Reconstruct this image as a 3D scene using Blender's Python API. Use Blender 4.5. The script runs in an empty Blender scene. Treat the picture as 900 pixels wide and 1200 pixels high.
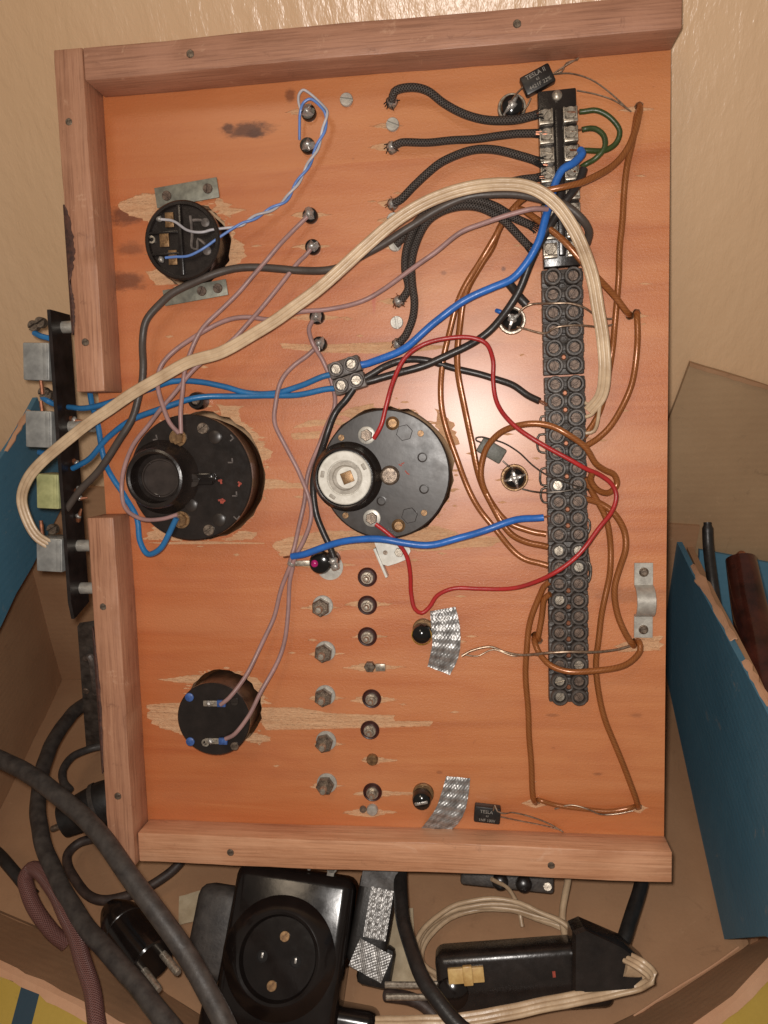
import bpy, bmesh, math, random
from mathutils import Vector, Matrix
from mathutils.geometry import delaunay_2d_cdt
random.seed(7)
SC = bpy.context.scene
COL = SC.collection
MM = 0.001
PI = math.pi

# ------------------------------------------------------------------ frames
LEAN = math.radians(27)                    # the panel leans back against the wall
BM = Matrix.Rotation(PI/2 - LEAN, 4, 'X')  # panel axes (u right, v up, n outwards) -> world
R1 = Vector((0.99269219, -0.01584462, -0.11962928))
R2 = Vector((-0.02849849, -0.99412966, -0.10437459))
R3 = Vector((-0.11727324, 0.1070211, -0.9873163))
CB = Vector((48.359, 22.3466, 424.870))    # eye in panel coordinates, mm
FPX = 927.0
CW = BM.to_3x3() @ CB

# ------------------------------------------------------------------ camera, light
cam = bpy.data.cameras.new('camera')
co = bpy.data.objects.new('camera', cam); COL.objects.link(co)
cam.sensor_fit = 'VERTICAL'; cam.sensor_height = 36; cam.lens = FPX/1200*36
cam.clip_start = 0.01; cam.clip_end = 50
rx = Vector((R1.x, R2.x, R3.x)); dn = Vector((R1.y, R2.y, R3.y)); fw = Vector((R1.z, R2.z, R3.z))
b3 = BM.to_3x3()
X, Y, Z = b3 @ rx, b3 @ -dn, b3 @ -fw
X.normalize(); Z = (Z - X*Z.dot(X)).normalized(); Y = Z.cross(X)
cm = Matrix((X, Y, Z)).transposed().to_4x4(); cm.translation = CW*MM
co.matrix_world = cm
SC.camera = co

world = bpy.data.worlds.new('World'); SC.world = world; world.use_nodes = True
bg = world.node_tree.nodes['Background']
bg.inputs[0].default_value = (1.0, 0.86, 0.72, 1); bg.inputs[1].default_value = 0.17

fl = bpy.data.lights.new('flash', 'POINT')             # the telephone's own flash beside the lens
fl.energy = 5.6; fl.color = (1.0, 0.94, 0.88); fl.shadow_soft_size = 0.006
fo = bpy.data.objects.new('flash', fl); COL.objects.link(fo)
fo.location = (CW + X*-7 + Y*9)*MM
rl = bpy.data.lights.new('ceiling_bulb', 'AREA')       # the room lamp above and behind
rl.energy = 2.0; rl.color = (1.0, 0.80, 0.58); rl.shape = 'DISK'; rl.size = 0.35
ro = bpy.data.objects.new('ceiling_bulb', rl); COL.objects.link(ro)
ro.location = (-0.35, -0.75, 1.35)
ro.rotation_euler = (Vector((0, 0, 0)) - ro.location).to_track_quat('-Z', 'Y').to_euler()
SC.view_settings.view_transform = 'Standard'; SC.view_settings.look = 'None'
SC.view_settings.exposure = 0.0; SC.view_settings.gamma = 1.0
SC.view_settings.use_curve_mapping = False

# ------------------------------------------------------------------ placement helpers (all mm)
def ray(px, py):
    d = Vector(((px-450)/FPX, (py-600)/FPX, 1))
    return Vector((R1.dot(d), R2.dot(d), R3.dot(d)))
def B(px, py, n=0.0):
    d = ray(px, py); return CB + d*((n-CB.z)/d.z)
def wray(px, py): return b3 @ ray(px, py)
def WZ(px, py, z): d = wray(px, py); return CW + d*((z-CW.z)/d.z)
def WX(px, py, x): d = wray(px, py); return CW + d*((x-CW.x)/d.x)
def WY(px, py, y): d = wray(px, py); return CW + d*((y-CW.y)/d.y)

# ------------------------------------------------------------------ materials
def lin(r, g, b):
    f = lambda c: ((c/255+0.055)/1.055)**2.4 if c/255 > 0.04045 else c/255/12.92
    return (f(r), f(g), f(b), 1)
def nn(t, kind, **kw):
    n = t.nodes.new(kind)
    for k, v in kw.items(): setattr(n, k, v)
    return n
def mapping(t, scale, coord='Object', loc=(0, 0, 0)):
    tc = nn(t, 'ShaderNodeTexCoord'); m = nn(t, 'ShaderNodeMapping')
    m.inputs['Scale'].default_value = scale; m.inputs['Location'].default_value = loc
    t.links.new(tc.outputs[coord], m.inputs['Vector']); return m.outputs['Vector']
def noise(t, vec, scale=1, detail=4, rough=.55, dist=0):
    n = nn(t, 'ShaderNodeTexNoise'); n.inputs['Scale'].default_value = scale
    n.inputs['Detail'].default_value = detail; n.inputs['Roughness'].default_value = rough
    n.inputs['Distortion'].default_value = dist
    t.links.new(vec, n.inputs['Vector']); return n.outputs['Fac']
def ramp(t, fac, stops):
    r = nn(t, 'ShaderNodeValToRGB'); e = r.color_ramp.elements
    while len(e) < len(stops): e.new(.5)
    for k, (p, c) in zip(e, stops): k.position = p; k.color = c
    t.links.new(fac, r.inputs['Fac']); return r.outputs['Color']
def mixc(t, fac, a, b, mode='MIX'):
    m = nn(t, 'ShaderNodeMix', data_type='RGBA', blend_type=mode)
    for s, v in ((m.inputs[0], fac), (m.inputs[6], a), (m.inputs[7], b)):
        if hasattr(v, 'is_linked'): t.links.new(v, s)
        else: s.default_value = v
    return m.outputs[2]
def mth(t, op, a, b=0.0, c=None):
    m = nn(t, 'ShaderNodeMath', operation=op)
    for i, v in enumerate((a, b) if c is None else (a, b, c)):
        if hasattr(v, 'is_linked'): t.links.new(v, m.inputs[i])
        else: m.inputs[i].default_value = v
    return m.outputs[0]
def bump(t, h, strength, dist, prev=None):
    b = nn(t, 'ShaderNodeBump'); b.inputs['Strength'].default_value = strength
    b.inputs['Distance'].default_value = dist
    t.links.new(h, b.inputs['Height'])
    if prev: t.links.new(prev, b.inputs['Normal'])
    return b.outputs['Normal']
def newmat(name):
    m = bpy.data.materials.new(name); m.use_nodes = True
    t = m.node_tree; return m, t, t.nodes['Principled BSDF']
def setp(t, p, **kw):
    for k, v in kw.items():
        s = p.inputs[k]
        if hasattr(v, 'is_linked'): t.links.new(v, s)
        else: s.default_value = v

def pmat(name, c1, c2=None, scale=120, rough=.5, rvar=.15, metal=0, bmp=0.0, bscale=900, coat=0, spec=.5, trans=0, stretch=(1, 1, 1)):
    m, t, p = newmat(name)
    v = mapping(t, stretch)
    f = noise(t, v, scale, 5, .6)
    if c2 is None: c2 = tuple(x*.72 for x in c1[:3])+(1,)
    setp(t, p, **{'Base Color': ramp(t, f, [(.32, c2), (.68, c1)])})
    f2 = noise(t, v, scale*2.7, 3, .6)
    setp(t, p, Roughness=mth(t, 'MULTIPLY_ADD', f2, rvar*2, rough-rvar), Metallic=metal)
    setp(t, p, **{'Coat Weight': coat, 'Specular IOR Level': spec, 'Transmission Weight': trans})
    if bmp: setp(t, p, Normal=bump(t, noise(t, v, bscale, 4), bmp, .0006))
    return m

MT = {}
MT['bakelite'] = pmat('black_bakelite', lin(42, 35, 32), lin(27, 22, 20), 90, .26, .12, bmp=.12, bscale=600)
MT['bakelite_matt'] = pmat('dull_bakelite', lin(54, 46, 41), lin(36, 30, 27), 60, .36, .14, bmp=.05, bscale=300)
MT['bakelite_brown'] = pmat('brown_bakelite', lin(86, 60, 44), lin(44, 32, 26), 70, .36, .15, bmp=.15)
MT['bakelite_gloss'] = pmat('glossy_bakelite', lin(32, 26, 24), lin(20, 16, 15), 50, .17, .09, bmp=.04, bscale=300)
MT['strip'] = pmat('dusty_bakelite', lin(88, 80, 74), lin(48, 42, 39), 160, .46, .15, bmp=.3, bscale=700)
MT['strip_grey'] = pmat('grey_plastic', lin(118, 108, 102), lin(70, 63, 60), 220, .45, .15, bmp=.3, bscale=900)
MT['steel'] = pmat('dull_steel', lin(206, 196, 180), lin(130, 118, 106), 500, .36, .14, metal=.7, bmp=.15, bscale=2500)
MT['zinc'] = pmat('zinc_plate', lin(196, 192, 182), lin(160, 154, 146), 260, .42, .14, metal=.4, bmp=.12, bscale=1500)
MT['dark_steel'] = pmat('dark_steel', lin(150, 134, 118), lin(82, 70, 62), 500, .38, .14, metal=.65, bmp=.25, bscale=2500)
MT['solder'] = pmat('solder', lin(214, 210, 204), lin(140, 134, 128), 700, .28, .12, metal=.55, bmp=.5, bscale=900)
MT['tin'] = pmat('dull_tin_plate', lin(150, 148, 134), lin(108, 106, 96), 200, .5, .14, metal=.3, bmp=.15, bscale=1200)
MT['lens'] = pmat('dark_glossy_lens', lin(66, 58, 54), lin(44, 38, 36), 80, .1, .05)
MT['brass'] = pmat('aged_brass', lin(158, 124, 86), lin(98, 72, 50), 500, .42, .14, metal=.55, bmp=.2, bscale=2000)
MT['copper'] = pmat('copper', lin(172, 110, 78), lin(112, 70, 50), 500, .4, .12, metal=.5)
MT['black_hole'] = pmat('soot_black', lin(24, 20, 18), lin(14, 11, 10), 300, .8, .1)
MT['dome'] = pmat('black_lamp_body', lin(30, 28, 27), lin(18, 16, 16), 200, .14, .08)
MT['ceramic'] = pmat('white_ceramic', lin(226, 222, 212), lin(196, 190, 178), 180, .34, .12, bmp=.1)
MT['ceramic_grey'] = pmat('grey_ceramic', lin(176, 168, 156), lin(140, 132, 120), 300, .5, .12, bmp=.2)
MT['white_paint'] = pmat('white_paint', lin(232, 230, 222), lin(200, 196, 186), 150, .4, .1)
MT['red_sleeve'] = pmat('dark_red_sleeve', lin(70, 30, 24), lin(40, 18, 15), 300, .45, .15)
MT['red_mark'] = pmat('red_mark', lin(176, 74, 54), lin(120, 46, 36), 700, .6, .1)
MT['blue_dot'] = pmat('blue_paint_dot', lin(70, 104, 168), lin(46, 70, 122), 700, .45, .1)
MT['yellow'] = pmat('yellow_thread', lin(214, 170, 70), lin(160, 116, 40), 600, .5, .1)
MT['magenta'] = pmat('magenta_lens', lin(196, 40, 120), lin(120, 20, 70), 400, .12, .05)
MT['ivory_button'] = pmat('ivory_button', lin(222, 190, 128), lin(182, 142, 84), 160, .4, .12)
MT['can'] = pmat('grey_metal_can', lin(178, 178, 174), lin(140, 140, 138), 120, .4, .12, metal=.35, bmp=.08)
MT['can_green'] = pmat('yellow_green_can', lin(190, 190, 136), lin(150, 152, 104), 120, .45, .12)
MT['pcb'] = pmat('black_plate', lin(48, 40, 38), lin(24, 20, 19), 100, .34, .14, bmp=.1)
MT['paper'] = pmat('paper_scrap', lin(196, 180, 152), lin(166, 148, 120), 100, .8, .1, bmp=.2)
MT['resin'] = pmat('brown_resin_handle', lin(74, 36, 28), lin(32, 16, 13), 60, .16, .1, bmp=.2, bscale=200, coat=.4)
MT['rubber'] = pmat('grey_black_rubber', lin(74, 68, 64), lin(46, 41, 39), 150, .52, .15, bmp=.25, bscale=700)
MT['rubber_black'] = pmat('black_rubber', lin(44, 41, 40), lin(26, 24, 23), 150, .42, .15, bmp=.2, bscale=700)
MT['cord_brown'] = pmat('dark_brown_cord', lin(70, 56, 50), lin(42, 32, 29), 200, .55, .12, bmp=.2)
def pvc(name, c, rough=.36, c2=None): return pmat(name, c, c2 or tuple(x*.62+.008 for x in c[:3])+(1,), 70, rough, .14, bmp=.22, bscale=500)
MT['w_blue'] = pvc('royal_blue_pvc', lin(44, 112, 200))
MT['w_teal'] = pvc('teal_blue_pvc', lin(44, 118, 176))
MT['w_sky'] = pvc('light_blue_pvc', lin(108, 146, 216))
MT['w_grey'] = pvc('pale_grey_pvc', lin(200, 196, 200))
MT['w_mauve'] = pvc('mauve_pvc', lin(172, 134, 130), .42)
MT['w_red'] = pvc('red_pvc', lin(184, 44, 44))
MT['w_green'] = pvc('olive_green_pvc', lin(58, 74, 34))
MT['w_black'] = pvc('black_pvc', lin(48, 42, 40))
MT['w_dark'] = pvc('grey_black_pvc', lin(82, 72, 66), .45)
MT['w_ivory'] = pvc('ivory_pvc', lin(212, 186, 154), .34, lin(172, 144, 114))
MT['w_tin'] = pmat('tinned_wire', lin(196, 176, 154), lin(140, 112, 92), 500, .36, .12, metal=.8)
MT['w_irn'] = pmat('dull_iron_wire', lin(120, 112, 104), lin(74, 66, 60), 500, .42, .12, metal=.8)

def brown_wire():            # stranded copper seen through amber insulation
    m, t, p = newmat('amber_pvc')
    uv = mapping(t, (1, 1, 1), 'UV')
    w = nn(t, 'ShaderNodeTexWave', wave_type='BANDS', bands_direction='DIAGONAL')
    w.inputs['Scale'].default_value = 3.4; w.inputs['Distortion'].default_value = 3.5
    t.links.new(uv, w.inputs['Vector'])
    f = noise(t, mapping(t, (1, 1, 1)), 220, 4)
    c = mixc(t, w.outputs['Fac'], lin(152, 90, 46), lin(172, 108, 58))
    c = mixc(t, mth(t, 'MULTIPLY', f, .6), c, lin(118, 66, 32))
    setp(t, p, **{'Base Color': c, 'Roughness': .3, 'Metallic': .25, 'Coat Weight': .3, 'Coat Roughness': .2})
    setp(t, p, Normal=bump(t, w.outputs['Fac'], .06, .0002))
    return m
MT['w_brown'] = brown_wire()
def braid(name, ca, cb, su=5.0, sv=5.0):
    m, t, p = newmat(name)
    tc = nn(t, 'ShaderNodeTexCoord'); sp = nn(t, 'ShaderNodeSeparateXYZ')
    t.links.new(tc.outputs['UV'], sp.inputs[0])
    a = mth(t, 'MULTIPLY', sp.outputs[0], su); b = mth(t, 'MULTIPLY', sp.outputs[1], sv)
    s1 = mth(t, 'SINE', mth(t, 'MULTIPLY', mth(t, 'ADD', a, b), 2*PI))
    s2 = mth(t, 'SINE', mth(t, 'MULTIPLY', mth(t, 'SUBTRACT', a, b), 2*PI))
    h = mth(t, 'MAXIMUM', s1, s2)
    n = noise(t, mapping(t, (1, 1, 1)), 900, 3)
    f = mth(t, 'MULTIPLY', mth(t, 'MULTIPLY_ADD', h, .5, .5), mth(t, 'ADD', n, .4))
    setp(t, p, **{'Base Color': ramp(t, f, [(.1, cb), (.9, ca)]), 'Roughness': .4, 'Normal': bump(t, h, .7, .0004)})
    return m
MT['braid'] = braid('black_textile_braid', lin(84, 76, 71), lin(22, 18, 17), 7, 6)
MT['braid_red'] = braid('reddish_textile_braid', lin(122, 82, 76), lin(86, 54, 50), 8, 14)

def tape_mat():
    m, t, p = newmat('silver_ribbed_tape')
    uv = mapping(t, (1, 1, 1), 'UV')
    n = noise(t, uv, 14, 4); n2 = noise(t, uv, 3, 3)
    sp = nn(t, 'ShaderNodeSeparateXYZ'); t.links.new(uv, sp.inputs[0])
    emb = mth(t, 'MULTIPLY', mth(t, 'SINE', mth(t, 'MULTIPLY', sp.outputs[0], 38)), mth(t, 'SINE', mth(t, 'ADD', mth(t, 'MULTIPLY', sp.outputs[1], 26), mth(t, 'MULTIPLY', sp.outputs[0], 6))))
    setp(t, p, **{'Base Color': ramp(t, n2, [(.35, lin(128, 126, 124)), (.65, lin(182, 180, 178))]), 'Metallic': .55,
                  'Roughness': mth(t, 'MULTIPLY_ADD', n, .3, .22), 'Normal': bump(t, emb, .3, .0003, bump(t, n, .3, .0003))})
    return m
MT['tape'] = tape_mat()

def spotmask(t, u, v, cu, cv, ru, rv, wob):
    a = mth(t, 'DIVIDE', mth(t, 'SUBTRACT', u, cu*MM), ru*MM)
    b = mth(t, 'DIVIDE', mth(t, 'SUBTRACT', v, cv*MM), rv*MM)
    d = mth(t, 'SQRT', mth(t, 'ADD', mth(t, 'MULTIPLY', a, a), mth(t, 'MULTIPLY', b, b)))
    d = mth(t, 'ADD', d, mth(t, 'MULTIPLY', mth(t, 'SUBTRACT', wob, .5), 1.6))
    m = nn(t, 'ShaderNodeMapRange', interpolation_type='SMOOTHSTEP')
    t.links.new(d, m.inputs[0]); m.inputs[1].default_value = 1.15; m.inputs[2].default_value = .35
    return m.outputs[0]
def board_mat():
    m, t, p = newmat('orange_varnished_plywood')
    tc = nn(t, 'ShaderNodeTexCoord'); sp = nn(t, 'ShaderNodeSeparateXYZ'); t.links.new(tc.outputs['Object'], sp.inputs[0])
    u, v = sp.outputs[0], sp.outputs[1]
    g1 = noise(t, mapping(t, (6, 85, 20)), 1, 6, .6, .8)
    g2 = noise(t, mapping(t, (14, 420, 20)), 1, 4, .6, .3)
    g3 = noise(t, mapping(t, (5, 22, 5), loc=(3, 1, 2)), 1, 3, .5, 1.2)
    blot = noise(t, mapping(t, (28, 40, 28)), 1, 4, .6)
    fine = noise(t, mapping(t, (90, 1500, 90)), 1, 3, .6)
    c = ramp(t, g1, [(.28, lin(176, 98, 52)), (.5, lin(198, 119, 67)), (.74, lin(214, 140, 86))])
    c = mixc(t, mth(t, 'MULTIPLY', g2, .3), c, lin(172, 92, 50))
    c = mixc(t, ramp(t, g3, [(.4, (0, 0, 0, 1)), (.72, (.75, .75, .75, 1))]), c, lin(214, 146, 98))
    c = mixc(t, ramp(t, blot, [(.52, (0, 0, 0, 1)), (.8, (.45, .45, .45, 1))]), c, lin(178, 98, 60))
    # upper veneer sheet is yellower, its joint runs level across the panel
    up = mth(t, 'GREATER_THAN', mth(t, 'ADD', v, mth(t, 'MULTIPLY', g3, .004)), B(300, 195).y*MM)
    c = mixc(t, mth(t, 'MULTIPLY', up, .45), c, lin(212, 142, 86))
    # left half redder
    lm = nn(t, 'ShaderNodeMapRange'); t.links.new(u, lm.inputs[0]); lm.inputs[1].default_value = .05; lm.inputs[2].default_value = -.14
    c = mixc(t, mth(t, 'MULTIPLY', lm.outputs[0], .4), c, lin(182, 92, 48))
    wob = noise(t, mapping(t, (120, 260, 60)), 1, 5, .7)
    for (px, py, ru, rv, k) in ((290, 152, 15, 4.5, .9), (300, 156, 5, 3.2, 1), (268, 150, 4, 3, .8), (340, 112, 3, 4, .6), (150, 252, 15, 6, .75), (148, 330, 13, 6, .7), (152, 292, 11, 4, .5),
                                (735, 698, 24, 5, .3), (648, 838, 4, 1.2, .35), (520, 320, 2, 1.4, .4), (515, 905, 2, 1.2, .35), (700, 907, 3, 1.2, .4), (745, 838, 4, 1.5, .3), (640, 325, 2, 2, .5), (590, 315, 1.6, 1.6, .7)):
        q = B(px, py)
        s = spotmask(t, u, v, q.x, q.y, ru, rv, wob)
        c = mixc(t, mth(t, 'MULTIPLY', s, k), c, lin(70, 32, 22))
    dirt = noise(t, mapping(t, (260, 340, 260)), 1, 5, .7)
    c = mixc(t, ramp(t, dirt, [(.24, (.5, .5, .5, 1)), (.36, (0, 0, 0, 1))]), c, lin(120, 62, 36))
    c = mixc(t, ramp(t, dirt, [(.68, (0, 0, 0, 1)), (.78, (.4, .4, .4, 1))]), c, lin(226, 170, 128))
    q = B(438, 353); c = mixc(t, mth(t, 'MULTIPLY', spotmask(t, u, v, q.x, q.y, 1.3, 9, wob), .4), c, lin(186, 50, 60))
    c = mixc(t, mth(t, 'MULTIPLY', fine, .18), c, lin(156, 80, 42))
    setp(t, p, **{'Base Color': c, 'Roughness': mth(t, 'MULTIPLY_ADD', blot, .2, .3), 'Coat Weight': .8, 'Coat Roughness': .31})
    wav = noise(t, mapping(t, (700, 900, 300)), 1, 4, .75)
    nb = bump(t, wav, .42, .0007)
    setp(t, p, Normal=bump(t, fine, .12, .0004, nb))
    return m
def raw_wood():
    m, t, p = newmat('torn_bare_wood')
    g = noise(t, mapping(t, (40, 500, 60)), 1, 5, .65, .5); g2 = noise(t, mapping(t, (420, 900, 300)), 1, 5, .7)
    c = ramp(t, g, [(.3, lin(206, 156, 116)), (.7, lin(224, 180, 140))])
    c = mixc(t, ramp(t, g2, [(.48, (0, 0, 0, 1)), (.66, (.55, .55, .55, 1))]), c, lin(196, 138, 98))
    setp(t, p, **{'Base Color': c, 'Roughness': .9, 'Normal': bump(t, g2, .8, .0012, bump(t, g, .9, .0012))})
    return m
def rail_mat(name, axis, a, b, cdk):
    m, t, p = newmat(name)
    s = (9, 160, 160) if axis == 'u' else (160, 9, 160)
    s2 = (30, 900, 900) if axis == 'u' else (900, 30, 900)
    g = noise(t, mapping(t, s), 1, 6, .62, .7); g2 = noise(t, mapping(t, s2), 1, 3, .6)
    bl = noise(t, mapping(t, (25, 25, 25)), 1, 4, .6)
    c = ramp(t, g, [(.3, a), (.7, b)])
    c = mixc(t, ramp(t, g2, [(.45, (0, 0, 0, 1)), (.7, (.7, .7, .7, 1))]), c, cdk)
    sc_ = noise(t, mapping(t, (70, 70, 70), loc=(5, 2, 1)), 1, 6, .75, .6)
    c = mixc(t, ramp(t, bl, [(.5, (0, 0, 0, 1)), (.75, (.5, .5, .5, 1))]), c, b)
    c = mixc(t, ramp(t, sc_, [(.6, (0, 0, 0, 1)), (.72, (.55, .55, .55, 1))]), c, lin(214, 172, 142))
    c = mixc(t, ramp(t, sc_, [(.26, (.55, .55, .55, 1)), (.38, (0, 0, 0, 1))]), c, lin(104, 66, 50))
    setp(t, p, **{'Base Color': c, 'Roughness': mth(t, 'MULTIPLY_ADD', bl, .25, .36)})
    nb = bump(t, g2, .35, .0005)
    setp(t, p, Normal=bump(t, noise(t, mapping(t, (300, 300, 300)), 1, 4), .25, .0008, nb))
    return m
MT['bark'] = pmat('dark_bark', lin(92, 58, 46), lin(52, 34, 30), 300, .7, .1, bmp=.4)
MT['board'] = board_mat(); MT['raw'] = raw_wood()
MT['rail_u'] = rail_mat('stained_rail_level', 'u', lin(158, 110, 86), lin(184, 134, 108), lin(130, 88, 68))
MT['rail_v'] = rail_mat('stained_rail_upright', 'v', lin(160, 110, 84), lin(188, 138, 108), lin(132, 88, 66))
MT['rail_b'] = rail_mat('paler_rail_level', 'u', lin(192, 134, 98), lin(218, 166, 130), lin(166, 112, 80))

def wall_mat():
    m, t, p = newmat('ochre_gloss_plaster')
    v = mapping(t, (1, 1, .42)); v.node.inputs['Rotation'].default_value = (0, .45, 0)
    n1 = noise(t, v, 110, 4, .6, .15); n2 = noise(t, v, 260, 4, .6, .4); n3 = noise(t, v, 6, 3)
    c = ramp(t, n3, [(.3, lin(210, 174, 136)), (.7, lin(222, 188, 152))])
    c = mixc(t, mth(t, 'MULTIPLY', n2, .25), c, lin(196, 160, 122))
    setp(t, p, **{'Base Color': c, 'Roughness': mth(t, 'MULTIPLY_ADD', n1, .12, .24), 'Specular IOR Level': .5})
    nb = bump(t, ramp(t, n1, [(.4, (0, 0, 0, 1)), (.7, (1, 1, 1, 1))]), .42, .0009)
    setp(t, p, Normal=bump(t, n2, .3, .0006, nb))
    return m
MT['wall'] = wall_mat()
def card_mat(name, a, b, printed=None):
    m, t, p = newmat(name)
    n = noise(t, mapping(t, (12, 12, 12)), 1, 5, .6); f = noise(t, mapping(t, (500, 500, 500)), 1, 3)
    flute = nn(t, 'ShaderNodeTexWave', wave_type='BANDS', bands_direction='Z')
    t.links.new(mapping(t, (1, 1, 1)), flute.inputs['Vector']); flute.inputs['Scale'].default_value = 60; flute.inputs['Distortion'].default_value = 1.0
    c = ramp(t, n, [(.3, a), (.7, b)])
    c = mixc(t, mth(t, 'MULTIPLY', f, .25), c, tuple(x*.7 for x in a[:3])+(1,))
    sc_ = noise(t, mapping(t, (60, 60, 60), loc=(2, 7, 1)), 1, 7, .75, .8)
    c = mixc(t, ramp(t, sc_, [(.62, (0, 0, 0, 1)), (.74, (.5, .5, .5, 1))]), c, lin(176, 160, 140) if printed else lin(196, 160, 126))
    c = mixc(t, ramp(t, sc_, [(.24, (.6, .6, .6, 1)), (.4, (0, 0, 0, 1))]), c, tuple(x*.55 for x in a[:3])+(1,))
    setp(t, p, **{'Base Color': c, 'Roughness': .62 if printed else .8})
    nb = bump(t, n, .3, .003)
    nb = bump(t, flute.outputs['Fac'], .06, .0008, nb)
    setp(t, p, Normal=bump(t, f, .2, .0004, nb))
    return m
MT['card'] = card_mat('brown_cardboard', lin(158, 118, 86), lin(178, 138, 104))
MT['card_pale'] = card_mat('pale_cardboard', lin(160, 130, 98), lin(178, 148, 114))
MT['card_edge'] = card_mat('torn_cardboard_edge', lin(196, 146, 112), lin(216, 172, 138))
MT['card_blue'] = card_mat('blue_printed_cardboard', lin(66, 112, 136), lin(80, 126, 150), True)
MT['card_yellow'] = card_mat('yellow_printed_cardboard', lin(176, 146, 60), lin(190, 160, 76), True)
MT['card_navy'] = card_mat('navy_printed_cardboard', lin(40, 62, 76), lin(48, 70, 84), True)

# ------------------------------------------------------------------ mesh builder (mm)
class MB:
    def __init__(s): s.v = []; s.f = []; s.m = []; s.uv = []; s.mi = 0
    def add(s, vs, fs, M=None, uv=None):
        o = len(s.v)
        for k, q in enumerate(vs):
            q = Vector(q); s.v.append(M @ q if M else q); s.uv.append(uv[k] if uv else (0, 0))
        for f in fs: s.f.append([i+o for i in f]); s.m.append(s.mi)
        return s
    def box(s, c, sz, bev=0, M=None, seg=2):
        bm = bmesh.new(); bmesh.ops.create_cube(bm, size=1)
        for q in bm.verts: q.co = Vector((q.co.x*sz[0]+c[0], q.co.y*sz[1]+c[1], q.co.z*sz[2]+c[2]))
        if bev: bmesh.ops.bevel(bm, geom=bm.edges[:], offset=bev, segments=seg, affect='EDGES', profile=.5)
        bm.verts.index_update()
        s.add([q.co.copy() for q in bm.verts], [[q.index for q in f.verts] for f in bm.faces], M); bm.free(); return s
    def lathe(s, prof, c=(0, 0, 0), seg=24, M=None, cap=True, wob=0):
        vs = []; fs = []
        ws = [1+random.uniform(-wob, wob) for _ in range(seg)]
        for (r, z) in prof:
            for k in range(seg):
                a = 2*PI*k/seg; vs.append((c[0]+r*ws[k]*math.cos(a), c[1]+r*ws[k]*math.sin(a), c[2]+z))
        for j in range(len(prof)-1):
            for k in range(seg):
                k2 = (k+1) % seg; fs.append([j*seg+k, j*seg+k2, (j+1)*seg+k2, (j+1)*seg+k])
        if cap:
            fs.append(list(range(seg))[::-1]); e = (len(prof)-1)*seg; fs.append([e+k for k in range(seg)])
        return s.add(vs, fs, M)
    def cyl(s, c, r, z0, z1, seg=20, bev=0, M=None):
        if bev: return s.lathe([(r, z0), (r, z1-bev), (r-bev, z1)], c, seg, M)
        return s.lathe([(r, z0), (r, z1)], c, seg, M)
    def prism(s, poly, z0, z1, M=None, inset=0):
        n = len(poly); vs = [(x, y, z0) for x, y in poly]
        cx = sum(q[0] for q in poly)/n; cy = sum(q[1] for q in poly)/n
        if inset:
            vs += [(x, y, z1-inset) for x, y in poly]
            vs += [(cx+(x-cx)*(1-inset/max(1e-3, math.hypot(x-cx, y-cy))), cy+(y-cy)*(1-inset/max(1e-3, math.hypot(x-cx, y-cy))), z1) for x, y in poly]
            L = 3
        else:
            vs += [(x, y, z1) for x, y in poly]; L = 2
        fs = [list(range(n))[::-1], [(L-1)*n+k for k in range(n)]]
        for j in range(L-1):
            for k in range(n): fs.append([j*n+k, j*n+(k+1) % n, (j+1)*n+(k+1) % n, (j+1)*n+k])
        return s.add(vs, fs, M)
    def tube(s, pts, r, seg=8, cap=True, section=None):
        P = [Vector(q) for q in pts]; n = len(P); vs = []; uv = []; fs = []
        T = [(P[min(i+1, n-1)]-P[max(i-1, 0)]).normalized() for i in range(n)]
        ref = Vector((0, 0, 1)) if abs(T[0].z) < .9 else Vector((1, 0, 0))
        side = ref.cross(T[0]).normalized(); L = 0
        sec = section or [(math.cos(2*PI*k/seg), math.sin(2*PI*k/seg)) for k in range(seg)]
        seg = len(sec)
        for i in range(n):
            if i: L += (P[i]-P[i-1]).length
            if section:
                q = Vector((0, 0, 1)).cross(T[i]); side = q.normalized() if q.length > .15 else side
            else:
                side = (side - T[i]*side.dot(T[i])).normalized()
            upv = T[i].cross(side)
            rr = r(i/(n-1)) if callable(r) else r
            for k in range(seg+1):
                a, b = sec[k % seg]; vs.append(P[i]+side*(a*rr)+upv*(b*rr)); uv.append((L/10, k/seg))
        w = seg+1
        for i in range(n-1):
            for k in range(seg): fs.append([i*w+k, i*w+k+1, (i+1)*w+k+1, (i+1)*w+k])
        if cap: fs.append([k for k in range(seg)][::-1]); fs.append([(n-1)*w+k for k in range(seg)])
        return s.add(vs, fs, None, uv)
    def sheet(s, grid, th):          # grid of points -> closed sheet of thickness th (offset along face normal approx)
        R = len(grid); C = len(grid[0]); G = [[Vector(q) for q in row] for row in grid]; N = []
        for i in range(R):
            row = []
            for j in range(C):
                a = G[min(i+1, R-1)][j]-G[max(i-1, 0)][j]; b = G[i][min(j+1, C-1)]-G[i][max(j-1, 0)]
                row.append(a.cross(b).normalized())
            N.append(row)
        vs = [G[i][j] for i in range(R) for j in range(C)]+[G[i][j]-N[i][j]*th for i in range(R) for j in range(C)]
        uv = [(i/(R-1)*2, j/(C-1)*2) for i in range(R) for j in range(C)]*2
        o = R*C; fs = []
        for i in range(R-1):
            for j in range(C-1):
                q = [i*C+j, (i+1)*C+j, (i+1)*C+j+1, i*C+j+1]; fs.append(q); fs.append([x+o for x in q[::-1]])
        ring = [j for j in range(C)]+[i*C+C-1 for i in range(1, R)]+[(R-1)*C+j for j in range(C-2, -1, -1)]+[i*C for i in range(R-2, 0, -1)]
        for k in range(len(ring)):
            a, b = ring[k], ring[(k+1) % len(ring)]; fs.append([a, b, b+o, a+o])
        return s.add(vs, fs, None, uv)
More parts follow.
